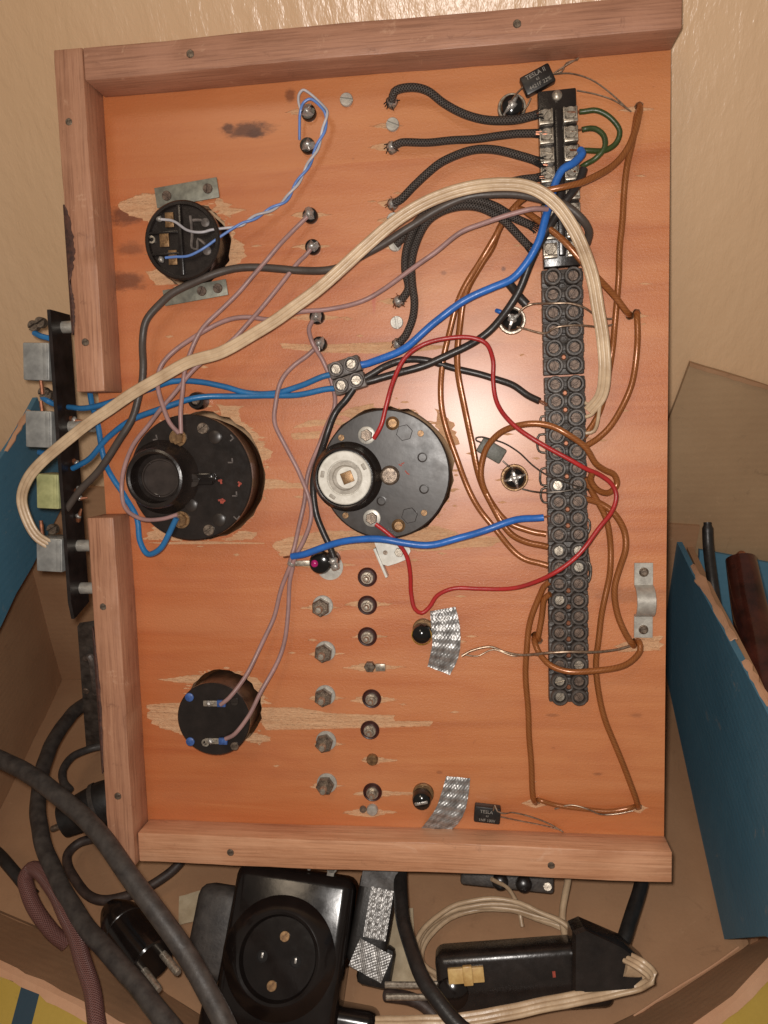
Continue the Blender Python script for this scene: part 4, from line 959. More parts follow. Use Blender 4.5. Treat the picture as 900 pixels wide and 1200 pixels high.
wire('amber_wire', 'outermost amber wire from the top right hole bowing left of the column', 'wire', [(749, 122, -3), (748, 134, 5), (745, 151, 8), (736, 172, 10), (717, 195, 13), (690, 210, 19), (660, 220, 21), (637, 226, 20), (612, 234, 13), (594, 252, 9), (580, 279, 8), (565, 303, 6), (547, 332, 6), (530, 373, 5), (519, 423, 4), (517, 467, 4), (526, 507, 4), (543, 562, 4), (560, 596, 4), (583, 622, 5), (612, 652, 6), (642, 663, 7)], 1.6, 'w_brown', group=AM, seg=10)
wire('amber_wire', 'amber wire from the right edge hole crossing the column and bowing left', 'wire', [(738, 370, -3), (736, 366, 4), (720, 346, 8), (702, 327, 13), (682, 307, 16), (656, 280, 16), (627, 256, 12), (608, 246, 10), (590, 262, 7), (577, 288, 6), (562, 310, 5), (543, 350, 5), (538, 393, 4), (538, 440, 4), (547, 490, 4), (557, 545, 4), (572, 583, 5), (601, 626, 6), (642, 641, 7)], 1.7, 'w_brown', group=AM, seg=10)
wire('amber_wire', 'amber wire making the large round loop and the small curl beside the column', 'wire', [(640, 626, 7), (618, 620, 6), (594, 610, 5), (575, 588, 5), (565, 565, 6), (564, 545, 7), (570, 523, 8), (588, 504, 11), (617, 496, 15), (646, 499, 17), (668, 510, 18), (686, 525, 17), (697, 544, 14), (708, 551, 11), (719, 556, 8), (722, 567, 7), (712, 577, 8), (699, 573, 11), (692, 562, 13), (694, 553, 16)], 1.6, 'w_brown', group=AM, seg=10, step=1.0)
wire('amber_wire', 'amber wire from beside the small curl down to the bottom right hole', 'wire', [(686, 560, 8), (692, 573, 7), (702, 590, 6), (711, 608, 5), (716, 636, 4), (714, 665, 4), (708, 700, 4), (703, 735, 4), (700, 784, 4), (704, 825, 4), (719, 872, 4), (737, 913, 4), (747, 940, 3), (748, 947, -3)], 1.6, 'w_brown', group=AM, seg=10)
wire('amber_wire', 'amber wire bowing right from the column to the hole below the clamp', 'wire', [(684, 584, 7), (700, 588, 6), (718, 600, 6), (730, 620, 6), (732, 642, 6), (727, 667, 5), (721, 692, 4), (724, 719, 4), (733, 741, 4), (741, 754, 3), (743, 757, -3)], 1.7, 'w_brown', group=AM, seg=10)
wire('amber_wire', 'amber wire bowing from the right edge hole back to the column', 'wire', [(746, 366, -3), (747, 370, 4), (746, 400, 5), (743, 434, 5), (736, 460, 5), (718, 496, 6), (701, 513, 7), (684, 524, 8)], 1.6, 'w_brown', group=AM, seg=10)
wire('amber_wire', 'long upright amber wire from the top right hole down to the column', 'wire', [(749, 126, -3), (747, 138, 3), (741, 165, 5), (734, 195, 5), (730, 230, 4), (728, 275, 4), (726, 320, 5), (722, 367, 4), (716, 410, 4), (712, 442, 4), (704, 478, 5), (694, 500, 6), (682, 514, 7)], 1.6, 'w_brown', group=AM, seg=10)
wire('amber_wire', 'amber wire slung like a smile across the lowest terminals', 'wire', [(744, 752, -3), (748, 752, 4), (749, 762, 6), (738, 775, 10), (716, 784, 15), (690, 788, 16), (664, 787, 16), (644, 779, 13), (631, 765, 8), (626, 752, 5), (627, 744, -3)], 1.6, 'w_brown', group=AM, seg=10)
wire('amber_wire', 'long upright amber wire left of the lowest terminals', 'wire', [(644, 682, 8), (637, 687, 7), (629, 704, 5), (621, 735, 4), (617, 776, 4), (618, 840, 3), (622, 892, 3), (626, 935, 3), (627, 941, -3)], 1.6, 'w_brown', group=AM, seg=10)
wire('amber_wire', 'short amber wire tucked against the left of the lowest strip', 'wire', [(645, 696, 8), (638, 702, 6), (635, 725, 4), (632, 746, 3), (631, 750, -3)], 1.6, 'w_brown', group=AM, seg=10)
wire('amber_wire', 'thin amber wire lying level above the bottom rail', 'wire', [(630, 936, -3), (633, 938, 2), (650, 944, 2), (685, 948, 2), (720, 949, 2), (740, 946, 2), (746, 943, -3)], 1.3, 'w_brown', group=AM, seg=8)
GR = 'olive green wire links'
wire('green_wire', 'outer olive green wire link on the clamp block', 'wire', [(679, 131, 9), (684, 131, 9), (700, 131, 10), (717, 140, 10), (726, 154, 9), (721, 167, 8), (707, 175, 9), (688, 176, 10), (681, 176, 10)], 1.35, 'w_green', ends=(0, 1), group=GR)
wire('green_wire', 'inner olive green wire link on the clamp block', 'wire', [(682, 152, 9), (687, 151, 9), (698, 151, 11), (709, 159, 12), (710, 173, 12), (698, 187, 11), (686, 193, 9), (681, 196, 9)], 1.35, 'w_green', ends=(0, 1), group=GR)
# twisted thin pair
pair = smooth(bpts([(277, 266, 9), (300, 254, 8), (320, 244, 6), (333, 236, 5), (346, 218, 5), (360, 196, 5), (372, 172, 6), (381, 146, 7), (382, 131, 8), (374, 121, 8)]), .8)
for sgn, mt, head, tail, lab in ((1, 'w_sky', [(194, 302, 13), (205, 301, 14), (220, 300, 15), (237, 292, 15), (254, 280, 13)], [(364, 116, 8), (356, 120, 8), (352, 130, 6), (351, 150, 5), (351, 164, 4)], 'light blue strand of the thin twisted pair'),
                                 (-1, 'w_grey', [(187, 257, 13), (203, 259, 14), (220, 270, 15), (237, 272, 15), (254, 267, 12)], [(364, 112, 8), (357, 105, 8), (351, 109, 8), (350, 120, 7), (353, 130, 6)], 'pale grey strand of the thin twisted pair')):
    mid = []
    for i, q in enumerate(pair):
        a = i*.8/19*2*PI; T = (pair[min(i+1, len(pair)-1)]-pair[max(i-1, 0)]).normalized(); s = Vector((0, 0, 1)).cross(T).normalized(); u = T.cross(s)
        mid.append(q+(s*math.cos(a)+u*math.sin(a))*.75*sgn)
    P = smooth(bpts(head), 1)[:-1]+mid[4:-3]+smooth(bpts(tail), 1)
    P = smooth(P[::3]+[P[-1]], .8); c = centre(P)
    single('thin_wire', MB().tube(P, .72, 8).mesh('thin_wire', mt, c=c, sharp=1.2), lab, 'wire', c, 'twisted pair strands')
TN = 'bare thin wires'
wire('bare_wire', 'bare twisted wire running level across the lowest terminals', 'wire', [(541, 769, 3), (556, 760, 2), (575, 757, 2), (592, 764, 2), (612, 768, 5), (640, 766, 12), (670, 765, 14), (700, 763, 9), (725, 760, 4), (742, 756, 2)], .75, 'w_tin', group=TN)
wire('bare_wire', 'second bare wire leaving the upper silver tape', 'wire', [(541, 767, 3), (560, 768, 2), (578, 760, 2), (600, 768, 3), (618, 767, 6), (632, 768, 10)], .45, 'w_tin', group=TN)
wire('bare_wire', 'upper bare wire from the middle lamp holder across the terminal strip', 'wire', [(608, 366, 8), (614, 360, 9), (622, 356, 9), (645, 356, 14), (668, 356, 15), (684, 361, 14), (700, 372, 8), (716, 374, 4), (724, 370, 3)], .55, 'w_tin', group=TN)
wire('bare_wire', 'lower bare wire from the middle lamp holder across the terminal strip', 'wire', [(606, 383, 7), (620, 386, 9), (640, 389, 12), (650, 383, 15), (664, 381, 15), (685, 381, 13), (705, 383, 7), (720, 380, 4)], .55, 'w_tin', group=TN)
wire('bare_wire', 'pale wire twisted along the thin amber wire above the bottom rail', 'wire', [(650, 948, 1.5), (668, 944, 3.4), (690, 948, 4), (705, 953, 1.6), (725, 953, 1.4), (742, 950, 1.2)], .5, 'w_tin', group=TN)
BR = 'wire bridges clipped beside the terminals'
for (pts, lab) in (([(642, 488, 7), (634, 488, 7), (632, 494, 7), (634, 500, 7), (642, 501, 7)], 'uppermost small wire bridge, left of the middle strip'),
                   ([(642, 509, 7), (632, 510, 7), (629, 518, 7), (631, 529, 7), (642, 531, 7)], 'second small wire bridge, left of the middle strip'),
                   ([(642, 548, 7), (634, 550, 7), (632, 558, 7), (634, 568, 7), (642, 569, 7)], 'third small wire bridge, left of the middle strip'),
                   ([(642, 571, 7), (635, 573, 7), (634, 582, 7), (637, 588, 7), (642, 589, 7)], 'lowest small wire bridge, left of the middle strip'),
                   ([(684, 609, 7), (689, 609, 7), (691, 616, 7), (689, 625, 7), (684, 627, 7)], 'upper small wire bridge, right of the terminal column'),
                   ([(684, 644, 7), (688, 646, 7), (690, 662, 7), (689, 678, 7), (684, 681, 7)], 'long wire bridge, right of the terminal column'),
                   ([(684, 658, 7), (691, 660, 8), (693, 670, 8), (690, 682, 8), (684, 684, 7)], 'lowest wire bridge, right of the terminal column')):
    wire('wire_bridge', lab, 'wire', pts, .6, 'w_irn', group=BR, seg=6)
# black sleeve by the middle lamp holder and the little blue sleeve
wire('insulating_sleeve', 'short black sleeve lying above the middle lamp holder', 'sleeve', [(597, 333, 7), (604, 341, 8), (611, 350, 9), (617, 357, 9)], 2.3, 'w_black', seg=14)
wire('insulating_sleeve', 'tiny blue sleeve at the edge of the middle lamp holder', 'sleeve', [(582, 364, 5), (586, 366, 7), (588, 368, 4)], 1.2, 'w_blue', seg=10)

# ------------------------------------------------------------------ circuit plate on the left side
o = Vector((-182, 8, 0))
pcb = thing('circuit_plate', 'narrow black circuit plate with grey metal cans, standing beside the left rail', 'circuit board', o)
part('plate', MB().prism([(-82, -10), (-88, 8), (-78, 10.5), (84, 10.5), (84, -10.5)], -1, 1, M=Matrix(((0, 0, 1, 0), (1, 0, 0, 0), (0, 1, 0, 0), (0, 0, 0, 1)))).mesh('plate', 'pcb'), pcb)
def bx(px0, py0, px1, py1, n):
    a, b = B(px0, py0, n), B(px1, py1, n); return (a.x+b.x)/2-o.x, (a.y+b.y)/2-o.y, abs(a.x-b.x), abs(a.y-b.y)
for (x0, y0, x1, y1, mt, lab) in ((25, 402, 59, 445, 'can', None), (28, 482, 62, 524, 'can', None), (41, 556, 70, 596, 'can_green', 'yellow-green can'), (41, 631, 74, 670, 'can', None)):
    cx, cy, w, h = bx(x0, y0, x1, y1, 10)
    can = part('can', MB().box((0, 0, 2), (w, h, 16), .8).mesh('can', mt), pcb, (cx, cy, 0), rz=-.06, label=lab)
    part('can_cap', MB().box((w*.36, 0, 10.2), (w*.16, h*.92, .8), .2).mesh('can_cap', mt), can)
for (px, py, L) in ((72, 383, 9), (94, 690, 8), (88, 500, 6), (95, 640, 6)):
    q = B(px, py, 0); part('spacer', MB().lathe([(3.4, 0), (3.4, L+8)], seg=20).mesh('spacer', 'zinc'), pcb, (1, q.y-o.y, -2), rot=Matrix.Rotation(PI/2, 3, 'Y'))
for (px, py) in ((40, 382), (48, 378), (52, 460), (56, 463), (62, 620)):
    q = B(px, py, 4); part('screw', slotted_screw(3.0, 4).mesh('screw', 'dark_steel'), pcb, (q.x-o.x, q.y-o.y, 2), .5)
for (py0, py1) in ((446, 462), (470, 484), (610, 630)):
    q0, q1 = B(48, py0, 6), B(50, py1, 6); part('pin', MB().tube([q0-o, q1-o], 1.1, 8).mesh('pin', 'copper'), pcb)
for (pts, mt) in (([(40, 390, 4), (48, 394, 5), (56, 396, 4), (66, 400, 0)], 'w_teal'), ([(50, 466, 4), (56, 470, 6), (62, 473, 4), (68, 474, 2)], 'w_teal'), ([(46, 530, 2), (54, 532, 4), (62, 534, 2)], 'w_teal')):
    part('hook_up_wire', MB().tube([q-o for q in smooth(bpts(pts))], 1.6, 8).mesh('hook_up_wire', mt), pcb)
for (px, py) in ((93, 490), (97, 510), (92, 540), (96, 575), (104, 582), (92, 610)):
    q = B(px, py, -3)-o
    k = part('solder_tag', MB().tube([(0, 0, 0), (4, 1, 2), (7, 3, 1)], lambda f: 1.6-f, 7).mesh('solder_tag', 'copper'), pcb, (1, q.y, -3), random.uniform(-.8, .8))
    part('solder', M_BLOB_S, k, (3, 1, 1.5))

# ------------------------------------------------------------------ the cardboard box
FZ = -265.0
box = thing('cardboard_box', 'open brown cardboard box with blue printed outside, holding the panel', 'box', (0, 0, FZ), frame='W')
def quadsheet(corners, nu, nv, th, wob, mats, sub=None):
    a, b, c, d = [Vector(q) for q in corners]          # a-b first edge, d-c opposite
    g = []
    for i in range(nu+1):
        row = []
        for j in range(nv+1):
            f, h = i/nu, j/nv; q = a.lerp(b, f).lerp(d.lerp(c, f), h)
            row.append(q+Vector((random.uniform(-wob, wob), random.uniform(-wob, wob), random.uniform(-wob, wob)*.5)))
        g.append(row)
    return MB().sheet(g, th)
random.seed(51)
ob = Vector((0, 0, FZ))
floor_poly = [(-318, 104), (-306, -30), (-285, -98), (-185, -128), (-111, -160), (0, -186), (92, -162), (150, -134), (197, -105), (200, 104)]
part('floor', MB().prism(floor_poly, -4, 0).mesh('floor', 'card'), box)
def bpart(nm, mb, *m): return part(nm, mb.mesh(nm, *m, c=ob), box)
bpart('back_wall', quadsheet([(-330, 104, FZ), (200, 104, FZ), (200, 104, -110), (-330, 104, -60)], 8, 4, 3, .8, None), 'card')
bpart('left_wall', quadsheet([(-318, 104, FZ), (-306, -30, FZ), (-294, -60, -28), (-292, 104, -28)], 6, 5, -4, .8, None), 'card')
bpart('left_wall', quadsheet([(-306, -30, FZ), (-285, -98, FZ), (-300, -110, -60), (-294, -60, -28)], 4, 5, -4, .8, None), 'card')
bpart('right_wall', quadsheet([(200, 104, FZ), (200, -104, FZ), (194, -104, -105), (194, 104, -128)], 6, 4, 4, .6, None), 'card')
# blue flaps folded into the box
lf = [(-250, 104, 4), (-252, -70, -36), (-250, -90, -109), (-250, 104, -72)]
bpart('folded_flap', quadsheet(lf, 8, 5, 3.5, .7, None), 'card_blue')
rf_ = [(188, 104, -126), (188, -150, -86), (187, -140, -188), (187, 104, -226)]
mb = MB(); pl = [(108, -124), (60, -118), (-20, -104), (-80, -94), (-165, -80), (-152, -175), (-138, -193), (-102, -262), (-40, -252), (74, -232), (108, -226)]
mb.prism(pl, 0, 3.6, M=Matrix(((0, 0, 1, 186.5), (1, 0, 0, 0), (0, 1, 0, 0), (0, 0, 0, 1))))
bpart('folded_flap', mb, 'card_blue')
random.seed(8)
def torn(P0, P1, n, w, h, mt='card_edge'):      # a ragged torn strip along a fold
    P0, P1 = Vector(P0), Vector(P1); g = []
    for i in range(n+1):
        q = P0.lerp(P1, i/n); k = random.uniform(.35, 1)
        g.append([q+Vector(w)*(-.5*k), q+Vector(h)*random.uniform(.6, 1.2), q+Vector(w)*(.5*k)])
    return MB().sheet(g, .8)
bpart('torn_edge', torn((189, 70, -119), (189, -20, -103), 14, (7, 0, 3), (0, 0, 1.4)), 'card_edge')
bpart('torn_edge', torn((189, -40, -100), (189, -78, -94), 8, (5, 0, 2), (0, 0, 1.2)), 'card_edge')
bpart('torn_edge', torn((-251, 88, 1), (-251, 50, -9), 8, (10, 0, 4), (0, 0, 1.5)), 'card_edge')
# front wall lying outwards, and the printed outside beyond its rim
rim = [WZ(-60, 1102, -222), WZ(0, 1129, -222), WZ(62, 1158, -222), WZ(130, 1193, -222), WZ(250, 1255, -222), WZ(450, 1330, -222), WZ(640, 1310, -222), WZ(740, 1255, -222), WZ(815, 1203, -222), WZ(868, 1160, -222), WZ(902, 1124, -222), WZ(960, 1070, -222)]
low = [(-300, -90, FZ), (-267, -105, FZ), (-225, -117, FZ), (-180, -128, FZ), (-111, -160, FZ), (0, -186, FZ), (92, -162, FZ), (122, -148, FZ), (150, -134, FZ), (178, -117, FZ), (197, -105, FZ), (230, -80, FZ)]
def resample(P, n): 
    Q = smooth(P, 6); return [Q[int(k*(len(Q)-1)/n)] for k in range(n+1)]
RM, LW = resample(rim, 60), resample(low, 60)
g = [[LW[k].lerp(RM[k], f)+Vector((0, 0, random.uniform(-.5, .5))) for f in (0, .3, .6, 1)] for k in range(61)]
bpart('front_wall', MB().sheet(g, -3.5), 'card')
g = [[RM[k]+Vector((0, random.uniform(-.5, .8), .6)), RM[k]+Vector((0, -2.5, 1.4+random.uniform(-.5, .6))), RM[k]+Vector((0, -5.6+random.uniform(-1.6, 1.2), -.8))] for k in range(61)]
bpart('torn_edge', MB().sheet(g, 1.2), 'card_edge')
g = [[RM[k]+Vector((0, -4.5-f*70, -2.2-f*30)) for f in (0, .25, .5, .75, 1)] for k in range(61)]
mb = MB().sheet(g, 2); 
for i in range(len(mb.f)):
    c = sum((mb.v[j] for j in mb.f[i]), Vector())/len(mb.f[i])
    k = min(range(61), key=lambda q: abs(RM[q].x-c.x)); d = RM[k].y-c.y
    x = c.x
    if d > 14 and (x < -205 or -196 < x < -150): mb.m[i] = 1
    if d > 14 and x > 160: mb.m[i] = 1
    if d > 14 and -205 <= x <= -196: mb.m[i] = 2
bpart('printed_flap', mb, 'card_blue', 'card_yellow', 'card_navy')
# back flap standing up against the wall on the right, and one on the left
fl_ = [WY(808, 425, 106), WY(960, 470, 106), WY(960, 680, 106), WY(730, 640, 106)]
bpart('raised_flap', quadsheet(fl_, 8, 6, -3, .5, None), 'card_pale')
e0, e1 = WY(808, 425, 103.5), WY(958, 469.5, 103.5); up = Vector((0, 0, -2.6))
bpart('raised_flap_edge', quadsheet([e0, e1, e1+up, e0+up], 20, 1, -1.5, .3, None), 'card')
bpart('hanging_flap_scrap', quadsheet([WY(786, 872, 98), WY(816, 880, 98), WY(820, 930, 96), WY(800, 942, 96)], 3, 3, 1.5, .8, None), 'card_edge')

bpart('pale_crease', MB().tube(smooth([(128, -146, FZ+.8), (152, -131, FZ+.6), (176, -117, FZ+.8), (194, -105, FZ+.6)], 3), .7, 6), 'card_edge')
# things outside the box on the right
bp = single('blue_panel', quadsheet([(201, 100, -126), (300, 98, -150), (300, 70, -266), (201, 70, -266)], 6, 8, 3, .6, None).mesh('blue_panel', 'card_blue'), 'blue printed card behind the dark red-brown handle, right side', 'card', (0, 0, 0), frame='W')
hp = [WX(868, 655, 210), WX(880, 720, 210), WX(898, 800, 210)]
hp.append(hp[-1]+(hp[-1]-hp[-2])*((-256-hp[-1].z)/(hp[-1]-hp[-2]).z) if abs((hp[-1]-hp[-2]).z) > 8 else Vector((212, hp[-1].y-30, -256)))
c = centre(hp)
hd = thing('tool_handle', 'dark red-brown glossy handle with a black rod, right of the box', 'tool', c, frame='W')
part('grip', MB().tube([q-c for q in smooth(hp, 3)], lambda f: 9+5*math.sin(PI*min(1, f*1.2)), 18).mesh('grip', 'resin'), hd)
rp = [WX(829, 612, 200), WX(830, 640, 200), WX(836, 690, 200), WX(842, 730, 202)]
part('rod', MB().tube([q-c for q in smooth(rp, 2)], lambda f: 3.6 if f > .06 else 2.6, 14).mesh('rod', 'rubber_black'), hd)
part('tip', MB().lathe([(3.2, 0), (3.2, 3), (2, 5), (.2, 5.5)], seg=14).mesh('tip', 'copper'), hd, hp[0]-c)

# ------------------------------------------------------------------ things lying in the box
def frame_of(nrm, upish, roll=0):
    z = Vector(nrm).normalized(); y = Vector(upish); y = (y-z*y.dot(z)).normalized(); x = y.cross(z)
    return Matrix((x, y, z)).transposed() @ Matrix.Rotation(roll, 3, 'Z')
# black power socket
c = WZ(327, 1122, -226); Rm = frame_of((0.02, -.55, .83), (0, .83, .55), -.10)
ps = thing('power_socket', 'glossy black bakelite power socket with a round recess, lying in the box', 'power socket', c, frame='W', rot=Rm)
mb = MB().box((1, 2, -17), (70, 86, 32), 7, seg=4)
part('housing', mb.mesh('housing', 'bakelite_gloss'), ps)
mb = MB().box((8, -42, -22), (100, 44, 28), 6, seg=4)
part('base', mb.mesh('base', 'bakelite_gloss'), ps)
mb = MB().lathe([(33, -3), (31, -.8), (27.5, 1.6), (24.5, 4.2), (23, 4.6), (21.6, 4.0), (20.6, 1), (20.3, -.2), (10, 0), (1, 0)], seg=64)
part('recess', mb.mesh('recess', 'bakelite_gloss'), ps)
for x in (-9.5, 9.5):
    h = part('contact_sleeve', MB().lathe([(3.1, 0), (3.1, .5), (2.7, .6), (2.5, .1), (2.5, .15)], seg=18).mesh('contact_sleeve', 'black_hole'), ps, (x, -.8, .05))
    part('contact', MB().box((0, .6, .4), (1.2, 2.8, .5), .2).mesh('contact', 'solder'), h)
for (x, y) in ((1.4, 10.6), (-1.4, -14.0)): part('screw', slotted_screw(2.8, .9).mesh('screw', 'brass'), ps, (x, y, .1), .7)
part('lug', MB().lathe([(1.2, 0), (3.2, 0), (3.2, 1), (1.2, 1), (1.2, 0)], seg=16, cap=False).box((0, -4, .5), (4, 6, 1)).mesh('lug', 'zinc'), ps, (21, 48, -8), rot=Matrix.Rotation(-.5, 3, 'X'))
part('pin', MB().lathe([(1.2, 0), (1.2, 5), (.8, 6)], seg=10).mesh('pin', 'zinc'), ps, (8, 46, -6), rot=Matrix.Rotation(-.9, 3, 'X'))
part('side_block', MB().box((-44, 4, -26), (30, 52, 22), 7, seg=3).mesh('side_block', 'rubber'), ps)
# taped adapter beside it
c = WZ(436, 1078, -222); Rm2 = frame_of((.05, -.6, .8), (.1, .8, .6), -.06)
ta = thing('taped_adapter', 'small grey adapter wrapped in silver tape, right of the power socket', 'adapter', c, frame='W', rot=Rm2)
part('body', MB().box((0, 0, -10), (22, 48, 20), 4, seg=3).box((6, -24, -14), (20, 22, 14), 4).mesh('body', 'rubber_black'), ta)
def tgrid(w, h, nx, ny, f): return [[(-w/2+w*i/nx, -h/2+h*j/ny, f(i, j)) for j in range(ny+1)] for i in range(nx+1)]
part('ribbed_tape', MB().sheet(tgrid(13, 26, 20, 40, lambda i, j: 1.3+.35*math.sin(j*PI*14/40)*(1 if (i//3) % 2 else -.3)+random.uniform(-.1, .1)), .3).mesh('ribbed_tape', 'tape'), ta, (3, 4, 0))
part('grey_wrap', MB().sheet(tgrid(20, 15, 16, 14, lambda i, j: .6+.5*math.sin(i*.8+j*.4)+random.uniform(-.2, .2)), .3).mesh('grey_wrap', 'tape'), ta, (3, -20, 0), rz=-.25)
part('paper_wrap', MB().sheet(tgrid(20, 12, 6, 6, lambda i, j: .5+.3*math.sin(i+j)), .3).mesh('paper_wrap', 'rubber'), ta, (0, 22, 0))

# in-line switch body with ivory rocker
c = WZ(632, 1150, -226); Rm3 = frame_of((.04, -.72, .69), (0, .69, .72), .10)
sw = thing('inline_switch', 'long black in-line switch body with an ivory rocker and two prongs', 'switch', c, frame='W', rot=Rm3)
mb = MB().box((-8, 0, -11), (92, 32, 22), 5, seg=4)
part('body', mb.mesh('body', 'bakelite'), sw)
part('end_cover', MB().prism([(16, -6), (20, 24), (26, 26), (46, 16), (56, 6), (54, -6)], -14, 5, inset=2).mesh('end_cover', 'bakelite'), sw)
part('rounded_end', MB().lathe([(9, -10), (9, -2), (8, 1), (5, 3), (.5, 3.6)], (-46, -3, 0), 26).mesh('rounded_end', 'bakelite_gloss'), sw)
part('rocker', MB().box((-38, 6, 1.2), (19, 7.6, 3.0), .5).box((-37, 6.6, 3.6), (5, 9.5, 3.4), .6).mesh('rocker', 'ivory_button'), sw)
for dy in (4.5, -1.5): part('prong', MB().tube([(-50, dy-4, -4), (-64, dy-3.6, -4), (-82, dy-2.4, -4)], 1.7, 10).mesh('prong', 'steel'), sw)
part('cord_grip', MB().lathe([(6, 0), (5.4, 8), (4, 12), (2.5, 15)], seg=14, wob=.15).mesh('cord_grip', 'w_ivory'), sw, (44, 6, 2), rot=Matrix.Rotation(1.75, 3, 'Y') @ Matrix.Rotation(.35, 3, 'X'))
part('red_mark', MB().box((8, 3, .3), (1.6, 3, .4)).mesh('red_mark', 'red_mark'), sw)

# ivory cord: from the switch end, under it and into a coil
wire('ivory_cord', 'ivory flat cord leaving the end of the black switch and running left below it', 'cord', [(735, 1122, -214), (752, 1132, -210), (764, 1144, -214), (752, 1152, -222), (720, 1160, -226), (680, 1168, -226), (630, 1180, -226), (570, 1192, -226), (500, 1198, -228), (440, 1200, -232)], 1.0, 'w_ivory', frame='W', section=sec)
cc = WZ(590, 1140, -250); P = []
for k in range(5*28):
    a = k/28*2*PI; rr = 1+.06*math.sin(k*.21)+.03*math.sin(k*.9)
    P.append(cc+Vector((46*rr*math.cos(a), 26*rr*math.sin(a)+8, 3*(k/28)+1.4*math.sin(a*1.5+k*.05))))
wire('cord_coil', 'loosely wound coil of ivory cord behind the black switch', 'cord', P, 1.5, 'w_ivory', frame='W', raw=True, step=4)
wire('ivory_cord', 'ivory cord hanging from under the bottom rail, right of the coil', 'cord', [(666, 1026, -222), (663, 1050, -232), (661, 1080, -242), (664, 1108, -250), (668, 1130, -254)], 1.9, 'w_ivory', frame='W')
wire('ivory_cord', 'thin ivory cord curving from the dark strip under the bottom rail', 'cord', [(576, 1030, -230), (596, 1044, -240), (608, 1062, -246), (612, 1086, -252)], 1.3, 'w_ivory', frame='W')
# dark strip half hidden under the rail
c = WZ(594, 1034, -238); st = thing('socket_strip', 'dark greenish strip with round knobs, half hidden under the bottom rail', 'strip', c, frame='W', rot=frame_of((0, -.6, .8), (0, .8, .6), -.06))
part('body', MB().box((0, 4, -5), (56, 16, 10), 2).mesh('body', 'strip'), st)
for x in (-4, 10): part('knob', MB().lathe([(5, 0), (4.6, 3), (3, 4)], seg=20).mesh('knob', 'bakelite'), st, (x, 0, 0))
part('screw', M_SCREW_T, st, (24, 0, 0))
wire('black_cable', 'black rubber cable hanging from behind the bottom rail, centre', 'cable', [(470, 1010, -212), (470, 1045, -210), (474, 1085, -206), (484, 1122, -203), (500, 1155, -201), (526, 1188, -202), (560, 1220, -205)], 3.9, 'rubber_black', frame='W', seg=14)
wire('black_cable', 'black rubber cable from behind the bottom rail into the switch cover', 'cable', [(756, 1015, -232), (748, 1045, -230), (741, 1072, -228), (732, 1100, -228), (726, 1118, -230)], 4.0, 'rubber_black', frame='W', seg=14)
wire('brown_cord', 'dull brown cord arching beneath the black centre cable', 'cord', [(452, 1166, -244), (475, 1168, -240), (495, 1178, -240), (512, 1196, -242), (520, 1215, -246)], 3.4, 'cord_brown', frame='W', seg=12)
c = WZ(236, 1062, -262.5); single('paper_scrap', MB().sheet([[(-14+28*i/6, -10+20*j/4, .6*math.sin(i*1.3+j)+1.4) for j in range(5)] for i in range(7)], .3).mesh('paper_scrap', 'paper'), 'pale torn paper scrap left of the power socket', 'paper', c, frame='W', rz=.3)
c = WZ(468, 1108, -255); single('paper_scrap', MB().sheet([[(-9+18*i/6, -22+44*j/4, .6*math.sin(i*1.3+j)+1.4) for j in range(5)] for i in range(7)], .3).mesh('paper_scrap', 'paper'), 'pale paper strip behind the centre black cable', 'paper', c, frame='W', rz=.1)

# bakelite plug with two pins
pa, pb = WZ(134, 1070, -222), WZ(180, 1128, -216); ax = (pb-pa).normalized()
c = pa; Rp = frame_of(ax, (0, 0, 1))
pg = thing('mains_plug', 'glossy black two-pin plug lying between the thick grey cables', 'plug', c, frame='W', rot=Rp)
Lp = (pb-pa).length
part('body', MB().lathe([(2, -6), (6.5, -4), (9.5, 2), (12, 8), (12.6, 14), (12.2, Lp-1), (11.4, Lp), (3, Lp)], seg=32).mesh('body', 'bakelite_gloss'), pg)
for x in (-6, 6): part('pin', MB().lathe([(2.2, 0), (2.2, 15), (1.6, 16.5)], seg=14).mesh('pin', 'steel'), pg, (x, 0, Lp))
part('band', MB().lathe([(12.5, 15), (12.9, 15.4), (12.9, 16.2), (12.5, 16.6)], seg=32, cap=False).mesh('band', 'bakelite'), pg)
# second plug near the left rail
pa, pb = WZ(128, 938, -232), WZ(74, 962, -238); ax = (pb-pa).normalized()
pg2 = thing('mains_plug', 'dull black plug half hidden behind the lower left rail', 'plug', pa, frame='W', rot=frame_of(ax, (0, 0, 1)))
Lp = (pb-pa).length
part('body', MB().lathe([(8, -6), (14, -4), (15, 4), (13, Lp*.6), (11.5, Lp), (3, Lp)], seg=28).mesh('body', 'rubber_black'), pg2)
part('pin', MB().lathe([(2.2, 0), (2.2, 9), (1.6, 10)], seg=14).mesh('pin', 'dark_steel'), pg2, (0, -3, Lp))
part('collar', MB().lathe([(15.2, 6), (15.6, 6.5), (15.4, 9), (14.6, 9.4)], seg=28, cap=False).mesh('collar', 'strip'), pg2)

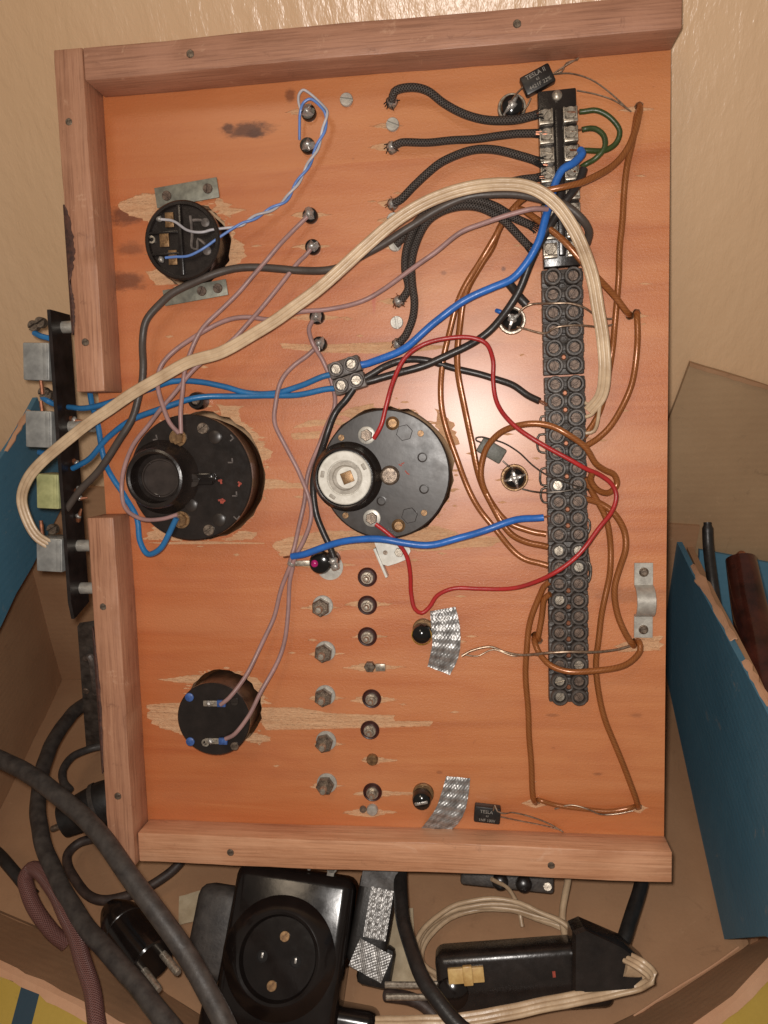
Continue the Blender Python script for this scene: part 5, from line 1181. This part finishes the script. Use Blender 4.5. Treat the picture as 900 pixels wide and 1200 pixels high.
TG = 'thick grey-black rubber cables'
wire('thick_cable', 'thick grey rubber cable sweeping from the left edge past the rail corner', 'cable', [(-40, 868, -150), (0, 890, -148), (40, 911, -146), (80, 941, -144), (116, 978, -144), (148, 1020, -148), (182, 1066, -156), (213, 1112, -166), (241, 1158, -174), (264, 1200, -180), (282, 1245, -184)], 5.0, 'rubber', frame='W', group=TG, seg=18)
wire('thick_cable', 'thick grey rubber cable looping left from behind the lower left rail', 'cable', [(150, 800, -232), (116, 816, -226), (86, 835, -216), (64, 866, -208), (50, 903, -204), (44, 940, -202), (48, 976, -200), (58, 1010, -199), (77, 1050, -198), (103, 1088, -197), (134, 1124, -196), (168, 1164, -196), (204, 1208, -197), (235, 1252, -198)], 5.0, 'rubber', frame='W', group=TG, seg=18)
wire('braided_flex', 'reddish braided cord doubled into a loop, lower left corner', 'cord', [(78, 1106, -238), (62, 1092, -230), (46, 1070, -220), (34, 1046, -212), (29, 1029, -207), (36, 1019, -204), (48, 1024, -202), (60, 1040, -201), (75, 1064, -200), (88, 1094, -200), (98, 1130, -200), (108, 1170, -201), (116, 1212, -203)], 4.4, 'braid_red', frame='W', seg=18)
wire('black_cable', 'dark cable end entering at the left edge beside the braided cord', 'cable', [(-20, 985, -238), (0, 1003, -236), (12, 1018, -236), (26, 1034, -238), (40, 1050, -244)], 3.8, 'rubber_black', frame='W', seg=12)
wire('brown_cord', 'dark brown cord looping behind the two-pin plug', 'cord', [(112, 982, -250), (92, 988, -250), (80, 1000, -250), (79, 1016, -250), (94, 1040, -250), (116, 1054, -250), (148, 1050, -250), (180, 1036, -248), (204, 1018, -246), (220, 1000, -244)], 3.1, 'cord_brown', frame='W', seg=12)
wire('grey_flex', 'thin grey cord curling into the dull plug behind the rail', 'cord', [(122, 874, -246), (104, 878, -244), (84, 888, -240), (73, 902, -238), (74, 916, -238), (82, 926, -238)], 2.9, 'rubber', frame='W', seg=12)
# dark metal holder behind the lower left rail
q = WY(108, 800, 20); hb_ = thing('metal_holder', 'dark grey metal holder standing behind the lower left rail', 'holder', q, frame='W')
a, b_ = WY(94, 734, 20), WY(106, 876, 20)
part('plate', MB().prism([((WY(x, y, 20)-q).x, (WY(x, y, 20)-q).z) for (x, y) in ((92, 732), (118, 728), (128, 880), (102, 872))], -2, 2, M=Matrix(((1, 0, 0, 0), (0, 0, -1, 0), (0, 1, 0, 0), (0, 0, 0, 1)))).mesh('plate', 'strip'), hb_)
part('clip', MB().tube([q2-q for q2 in smooth([WY(100, 772, 16), WY(106, 770, 12), WY(110, 790, 12), WY(112, 812, 16)], 2)], 2.4, 8).mesh('clip', 'strip_grey'), hb_)
part('screw', M_SCREW_S, hb_, WY(101, 809, 17)-q, rot=Matrix.Rotation(PI/2, 3, 'X'))
wire('red_sleeved_wire', 'short dull red wire behind the lower left rail', 'wire', [(112, 826, -228), (112, 838, -232), (116, 850, -236), (122, 858, -238)], 1.6, 'w_red', frame='W')
